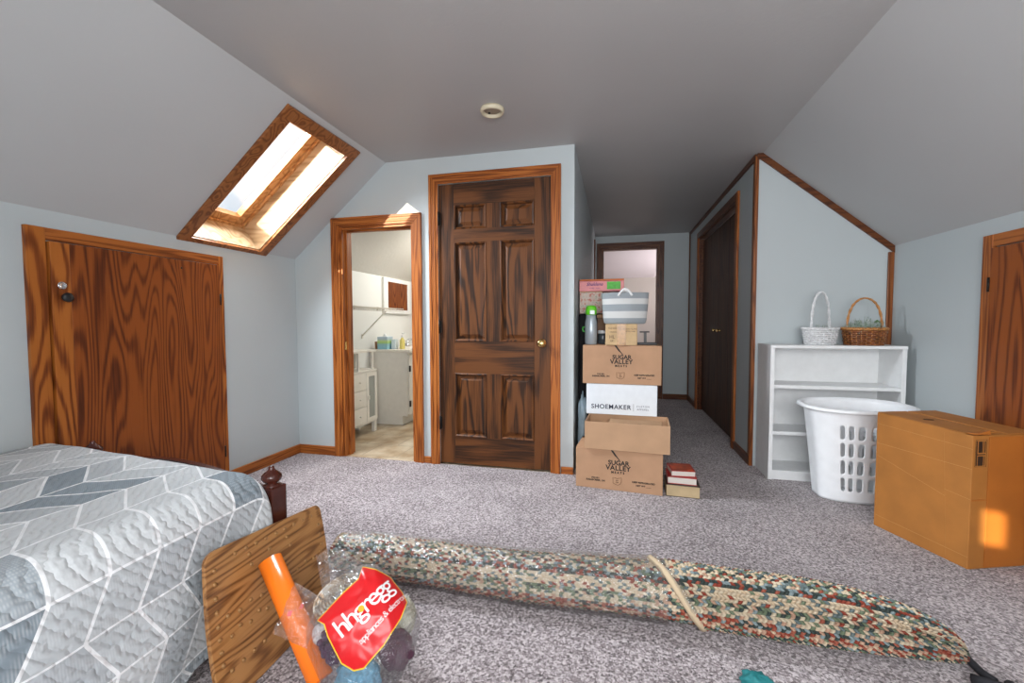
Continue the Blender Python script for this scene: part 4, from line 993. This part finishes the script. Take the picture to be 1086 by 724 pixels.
def bag_w(p, q_, side=1):
    rho = min(1, math.hypot(p, q_)/orad(p, q_)); h_ = .105 if side > 0 else -.10
    return h_*(1-rho**2.4)**.55 + side*crump(p, q_, 2*side)*(1-rho**4)
def bagP(p, q_, w): v = BC+BP*p+BQ*q_+BN*w; v.z = max(v.z, .006); return v
bag = thing('plastic_bag', 'clear plastic store bag with large red print, stuffed with yarn, in front of the rug', 'bag', (-.70, 1.13, 0))
mb = MB()
for side in (1, -1):
    def shell(a, c):
        th = a*2*math.pi; rho = math.sin(c*math.pi/2); R = orad(math.cos(th), math.sin(th)); p, q_ = rho*R*math.cos(th), rho*R*math.sin(th)
        return bagP(p, q_, bag_w(p*.999, q_*.999, side))
    mb.grid(shell, 96, 30, closed_u=True)
mb.build('film', film, bag, world=True)
def drape(b, off, step=.005):
    xs = [v.co.x for v in b.verts]; ys = [v.co.y for v in b.verts]
    for ax_, lo, hi in ((0, min(xs), max(xs)), (1, min(ys), max(ys))):
        t = lo+step
        while t < hi:
            co = Vector((t, 0, 0)) if ax_ == 0 else Vector((0, t, 0)); no = Vector((1, 0, 0)) if ax_ == 0 else Vector((0, 1, 0))
            bmesh.ops.bisect_plane(b, geom=b.verts[:]+b.edges[:]+b.faces[:], plane_co=co, plane_no=no); t += step
    for v in b.verts:
        p, q_ = v.co.x, v.co.y; v.co = bagP(p, q_, bag_w(p, q_, 1)+off)
    for f in b.faces: f.smooth = True
    return b
RED = [(.046, .144), (.07, .11), (.094, .067), (.097, .008), (.091, -.025), (.049, -.05), (-.022, -.072), (-.086, -.079), (-.107, -.066), (-.122, -.031), (-.12, .011), (-.118, .046), (-.111, .078), (-.12, .101), (-.097, .104), (-.032, .113), (.017, .117)]
def polybm(pts):
    b = bmesh.new(); b.faces.new([b.verts.new((x, y, 0)) for x, y in pts]); bmesh.ops.triangulate(b, faces=b.faces[:]); return b
cxr, cyr = sum(p[0] for p in RED)/len(RED), sum(p[1] for p in RED)/len(RED)
def grow(d): return [(x+d*(x-cxr)/math.hypot(x-cxr, y-cyr), y+d*(y-cyr)/math.hypot(x-cxr, y-cyr)) for x, y in RED]
MB().add(drape(polybm(grow(.003)), .0012)).build('print_border', yellow, bag, world=True, fix=False)
MB().add(drape(polybm(RED), .0024)).build('red_print', red, bag, world=True, fix=False)
def bagtext(txt, size, p, q_, rot, bold, **k):
    b = text_bm(txt, size, 'LEFT', bold, **k); b.transform(Matrix.Translation((p, q_, 0)) @ Matrix.Rotation(math.radians(rot), 4, 'Z')); return drape(b, .0052, .005)
mb = MB(); mb.add(bagtext('hhgregg', .072, -.100, .036, 4, .0002, sp=.80)); mb.build('store_lettering', textw, bag, world=True, fix=False)
mb = MB(); mb.add(bagtext('appliances & electronics', .0235, -.066, -.026, 7, -.0001, sp=.84)); mb.build('small_lettering', textw, bag, world=True, fix=False)
b = bmesh.new(); bmesh.ops.create_circle(b, cap_ends=True, segments=20, radius=.009); b.transform(Matrix.Translation((-.0205, .041, 0)))
MB().add(drape(b, .0066, .005)).build('orange_dot', plain('orange_ink', (.95, .42, .02), .4), bag, world=True, fix=False)
def flap_sheet(p0, p1, p2, p3, seed, amp=.014, n=18):
    p0, p1, p2, p3 = map(Vector, (p0, p1, p2, p3)); nn = (p1-p0).cross(p3-p0).normalized()
    def fn_(a, c):
        p = p0.lerp(p1, a).lerp(p3.lerp(p2, a), c); p = p+nn*amp*(noise.noise(Vector((a*4, c*4, seed)))+.6*noise.noise(Vector((a*9, c*9, seed))))
        p.z = max(p.z, .006); return p
    return MB().grid(fn_, n, n)
flap_sheet(bagP(-.085, .130, .05), bagP(.060, .125, .045), bagP(.030, .235, .040), bagP(-.040, .272, .04), 1.0, .024).build('top_flap', flapfilm, bag, world=True)
flap_sheet(bagP(-.175, .07, .01), bagP(-.08, .140, .035), bagP(-.120, .240, .030), bagP(-.225, .165, .005), 5.0, .02).build('side_flap', flapfilm, bag, world=True)
def flapmark(*pts):
    b = bmesh.new(); b.faces.new([b.verts.new(bagP(*p)) for p in pts]); return b
MB().add(flapmark((-.178, .178, .014), (-.168, .188, .016), (-.160, .180, .016), (-.170, .170, .014))).add(flapmark((-.145, .172, .020), (-.135, .180, .022), (-.128, .173, .022), (-.138, .165, .02))).build('red_marks', red, bag, world=True, fix=False)
# contents
mb = MB(); cc = bagP(-.045, .128, .035)
for i in range(7):
    for j in range(3):
        rr = .016+.0105*i*.9; mb.tube([cc+BP*(rr*math.cos(t_*6.283/40))+BQ*(rr*math.sin(t_*6.283/40)*.62)+BN*(.006*j-.02) for t_ in range(40)], .0035, 6, closed=True)
def twine():
    m, nt, b = newmat('variegated_twine'); tc = N(nt, 'ShaderNodeTexCoord'); n = N(nt, 'ShaderNodeTexNoise'); n.inputs['Scale'].default_value = 60; nt.links.new(tc.outputs['Object'], n.inputs['Vector'])
    r = ramp(nt, n.outputs[0], [(.35, (.10, .08, .07)), (.47, (.50, .36, .24)), (.6, (.58, .55, .50))]); nt.links.new(r.outputs[0], b.inputs['Base Color']); b.inputs['Roughness'].default_value = .9; return m
tag(mb.build('rope_coil', twine()), 'coil of striped tan twine inside the clear bag above the red print', 'rope')
yarn = lambda n_, c_: plain(n_, c_, .9, var=.35, vs=90, bs_=.9, bsc=110)
mb = MB(); random.seed(4); pc = bagP(-.125, .025, .030)
for i in range(46):
    d = Vector((random.gauss(0, 1), random.gauss(0, 1), random.gauss(0, 1))).normalized(); lump(mb, pc+BP*d.x*.022+BQ*d.y*.040+BN*d.z*.03, (.010, .010, .010), i, .35, 10)
tag(mb.build('purple_yarn', yarn('purple_wool', (.060, .012, .055))), 'dark purple knotted yarn inside the bag left of the red print', 'yarn')
tag(lump(MB(), bagP(-.108, -.085, .0), (.062, .056, .062), 8, .25).build('blue_cloth', yarn('blue_wool', (.14, .32, .45))), 'light blue wool bundle at the bottom of the clear bag', 'yarn')
tag(lump(MB(), bagP(.008, -.098, .005), (.052, .048, .050), 12, .3).build('plum_yarn', yarn('plum_wool', (.075, .022, .045))), 'plum brown yarn ball under the lower edge of the red print', 'yarn')
tag(lump(MB(), bagP(.070, -.040, .0), (.040, .044, .058), 15, .2).build('cream_yarn', yarn('cream_wool', (.52, .50, .40))), 'cream and green yarn ball at the right side of the clear bag', 'yarn')
tag(lump(MB(), bagP(-.128, .078, .0), (.026, .026, .028), 18, .15).build('white_yarn', yarn('white_wool', (.68, .66, .68))), 'white yarn ball beside the orange tube in the bag', 'yarn')
tag(lump(MB(), bagP(.005, .045, -.02), (.066, .062, .058), 21, .15).build('grey_yarn', yarn('grey_wool', (.40, .38, .36))), 'grey yarn bundle hidden behind the red print', 'yarn')
teal = MB(); lump(teal, (.408, 1.318, .010), (.042, .030, .028), 31, .45)
tag(teal.build('teal_cloth', plain('teal_fabric', (.01, .16, .17), .7)), 'scrap of teal cloth on the carpet at the bottom edge', 'cloth')

# ------------------------------------------------------------------ bathroom beyond the left doorway
cab = thing('bath_cabinet', 'small white cabinet with three drawers and glass door in the bathroom', 'cabinet', (-2.36, 3.46, 0))
cx0, cx1, cy0, cy1 = -2.468, -2.252, 3.200, 3.727
MB().box(cx0, cx1, cy0, cy1, .10, .592, .002).build('body', bathw, cab, world=True)
MB().box(cx0, cx1+.008, cy0-.006, cy1+.006, .592, .606, .002).build('top', bathw, cab, world=True)
for x in (cx0+.002, cx1-.034):
    for y in (cy0+.002, cy1-.036): MB().box(x, x+.032, y, y+.034, 0, .10).build('leg', bathw, cab, world=True)
for z0_, z1_ in ((.118, .268), (.276, .424), (.432, .580)):
    dr = MB().box(cx1, cx1+.012, cy0+.012, 3.538, z0_, z1_, .002).build('drawer', bathw, cab, world=True)
    MB().lathe([(0, 0), (.006, 0), (.005, .008), (.010, .014), (.008, .02), (0, .021)], (cx1+.012, (cy0+.012+3.538)/2+.05, (z0_+z1_)/2), RYp, n=14).build('knob', bathw, dr, world=True)
gd = MB(); gd.box(cx1, cx1+.012, 3.548, 3.580, .118, .580).box(cx1, cx1+.012, 3.688, 3.718, .118, .580).box(cx1, cx1+.012, 3.580, 3.688, .118, .155).box(cx1, cx1+.012, 3.580, 3.688, .545, .580)
gd = gd.build('glass_door', bathw, cab, world=True)
MB().box(cx1, cx1+.004, 3.580, 3.688, .155, .545).build('pane', plain('dim_glass', (.30, .32, .30), .1), gd, world=True)
MB().box(cx1+.012, cx1+.03, 3.555, 3.567, .33, .37, .003).build('knob', bathw, gd, world=True)
for x in (cx0+.012, cx1-.02):
    for y in (3.235, 3.46, 3.69): MB().box(x-.010, x+.010, y-.011, y+.011, .606, .772).build('post', bathw, cab, world=True)
MB().box(cx0, cx1+.004, cy0, cy1, .772, .790, .002).build('upper_shelf', bathw, cab, world=True)
van = thing('vanity', 'white bathroom vanity with pale counter under the mirror cabinet', 'vanity', (-2.25, 4.48, 0))
VX = -2.045
MB().box(-2.468, VX, 3.97, 5.00, .09, .745, .002).box(-2.468, VX-.06, 3.97, 5.00, 0, .09).build('body', bathw, van, world=True)
MB().box(-2.470, VX+.04, 3.955, 5.02, .745, .775, .006).build('countertop', plain('counter', (.74, .70, .62), .25), van, world=True)
for y0_, y1_ in ((3.985, 4.475), (4.49, 4.985)):
    dv = MB().box(VX, VX+.016, y0_, y1_, .11, .72, .003).build('door', bathw, van, world=True)
    for z in (.22, .58): MB().box(VX+.014, VX+.024, y0_-.004, y0_+.02, z-.03, z+.03).build('hinge', blackiron, dv, world=True)
MB().lathe([(.17, .770), (.165, .776), (.12, .78), (.10, .776), (0, .7755)], (-2.25, 4.50, 0), n=32, sy=1.2).build('basin', bathw, van, world=True)
ZV = .775
tb_ = thing('tissue_box', 'green and blue tissue box on the bathroom counter', 'tissue box', (-2.335, 4.05, ZV))
def tissue():
    m, nt, b = newmat('tissue_card'); tc = N(nt, 'ShaderNodeTexCoord'); sp = N(nt, 'ShaderNodeSeparateXYZ'); nt.links.new(tc.outputs['Object'], sp.inputs[0])
    r = ramp(nt, math_(nt, 'DIVIDE', sp.outputs[2], .13), [(.05, (.25, .52, .62)), (.40, (.26, .46, .50)), (.50, (.30, .52, .16)), (.65, (.42, .55, .22)), (.80, (.38, .48, .55)), (1, (.45, .55, .62))]); nt.links.new(r.outputs[0], b.inputs['Base Color']); return m
MB().box(-.058, .058, -.058, .058, 0, .13, .004).build('box', tissue(), tb_); mb = MB(); lump(mb, (0, 0, .14), (.02, .012, .022), 2, .4, 12); mb.build('tissue', white, tb_)
tag(MB().lathe([(0, 0), (.02, 0), (.022, .05), (.022, .075), (.018, .078), (0, .078)], (-2.42, 4.03, ZV), n=20).build('brown_cup', plain('brown_glaze', (.22, .11, .05), .4)), 'small brown cup left of the tissue box', 'cup')
tag(MB().box(-2.265, -2.215, 4.05, 4.11, ZV, ZV+.10, .004).build('cotton_box', plain('frosted_plastic', (.62, .72, .78), .2)), 'frosted plastic container right of the tissue box', 'container')
sb = thing('soap_bottle', 'yellow soap pump bottle on the bathroom counter', 'soap bottle', (-2.165, 4.10, ZV))
MB().lathe([(0, 0), (.026, 0), (.028, .005), (.027, .09), (.012, .11), (.012, .12), (0, .12)], n=20).build('bottle', plain('yellow_soap', (.70, .60, .18), .15), sb); MB().lathe([(0, .12), (.013, .12), (.013, .135), (.004, .137), (.004, .165), (0, .165)], n=14).box(-.006, .032, -.006, .006, .160, .169, .002).build('pump', white, sb)
fc = thing('faucet', 'chrome bathroom faucet with two knobs on the counter', 'faucet', (-2.34, 4.50, ZV))
MB().box(-.028, .028, -.085, .085, 0, .016, .006).build('base', chrome, fc)
MB().tube([(0, 0, .012), (.01, 0, .06), (.04, 0, .085), (.09, 0, .085), (.115, 0, .065)], .012, 10).build('spout', chrome, fc)
for y in (-.06, .06): MB().lathe([(0, .012), (.014, .012), (.012, .035), (.024, .045), (.024, .06), (.012, .07), (0, .07)], (0, y, 0), n=16).build('knob', chrome, fc)
mc = thing('mirror_cabinet', 'white framed mirror cabinet on the bathroom wall', 'mirror', (-2.474, 4.54, 1.35))
my0, my1, mz0, mz1 = 4.235, 4.845, 1.155, 1.548
mb = MB(); fwid = .055
mb.box(-2.474, -2.452, my0, my1, mz0, mz1)
mb.build('case', bathw, mc, world=True)
MB().box(-2.452, -2.444, my0, my0+fwid+.03, mz0, mz1).box(-2.452, -2.444, my1-fwid, my1, mz0, mz1).box(-2.452, -2.444, my0+fwid+.03, my1-fwid, mz0, mz0+.04).box(-2.452, -2.444, my0+fwid+.03, my1-fwid, mz1-.04, mz1).build('frame', white, mc, world=True)
MB().box(-2.452, -2.449, my0+fwid+.03, my1-fwid, mz0+.04, mz1-.04).build('mirror_glass', plain('mirror', (.9, .9, .9), .01, 1), mc, world=True)
wsf = thing('wire_shelf', 'white wire shelf with diagonal brace on the bathroom wall', 'shelf', (-2.474, 3.75, 1.18))
sx0, sx1, sy0, sy1, sz = -2.470, -2.200, 3.18, 4.20, 1.195
mb = MB()
for x, z in ((sx0, sz), (sx0+.09, sz), (sx0+.18, sz), (sx1, sz), (sx1, sz-.03)): mb.tube([(x, sy0, z), (x, sy1, z)], .003, 6)
n = 42
for i in range(n+1):
    y = sy0+(sy1-sy0)*i/n; mb.tube([(sx0, y, sz+.003), (sx1, y, sz+.003), (sx1+.002, y, sz-.03)], .0016, 5)
wirem = plain('wire_white', (.60, .58, .52), .4)
mb.build('wire_deck', wirem, wsf, world=True)
MB().tube([(-2.472, 3.845, .918), (-2.205, 3.85, 1.165)], .007, 8).box(-2.474, -2.468, 3.835, 3.856, .89, .935).build('brace', wirem, wsf, world=True)
for y in (3.30, 3.72, 4.14): MB().box(-2.474, -2.462, y-.01, y+.01, sz-.01, sz+.025).build('wall_clip', wirem, wsf, world=True)
d7 = tag(thing('door_7', None, None, (-2.0, 5.3, 0)), kind='structure')
MB().box(-2.42, -1.62, 5.275, 5.298, .01, 1.62).build('door_leaf', ply, d7, world=True)
mb = MB().tube([(-2.474, 5.02, 1.30), (-2.44, 5.02, 1.30)], .008, 8)
mb.tube([(-2.435, 5.02+.05*math.cos(t_*6.283/28), 1.255+.05*math.sin(t_*6.283/28)) for t_ in range(28)], .005, 8, closed=True)
tag(mb.build('towel_ring', chrome), 'small chrome towel ring beyond the mirror cabinet', 'towel ring')
bl = thing('wall_lamp', 'brass wall lamp at the right edge of the bathroom doorway', 'lamp', (-2.36, 5.0, 1.62))
MB().box(-.02, .02, -.08, .08, -.02, .03, .004).build('bracket', brass, bl)
bulb = plain('lit_bulb', (1, .9, .7), .3); bulb.node_tree.nodes['Principled BSDF'].inputs['Emission Color'].default_value = (1, .85, .6, 1); bulb.node_tree.nodes['Principled BSDF'].inputs['Emission Strength'].default_value = 4
MB().lathe([(0, -.03), (.02, -.024), (.03, 0), (.022, .03), (.012, .045), (0, .045)], (.05, -.02, .0), n=18).build('bulb', bulb, bl)
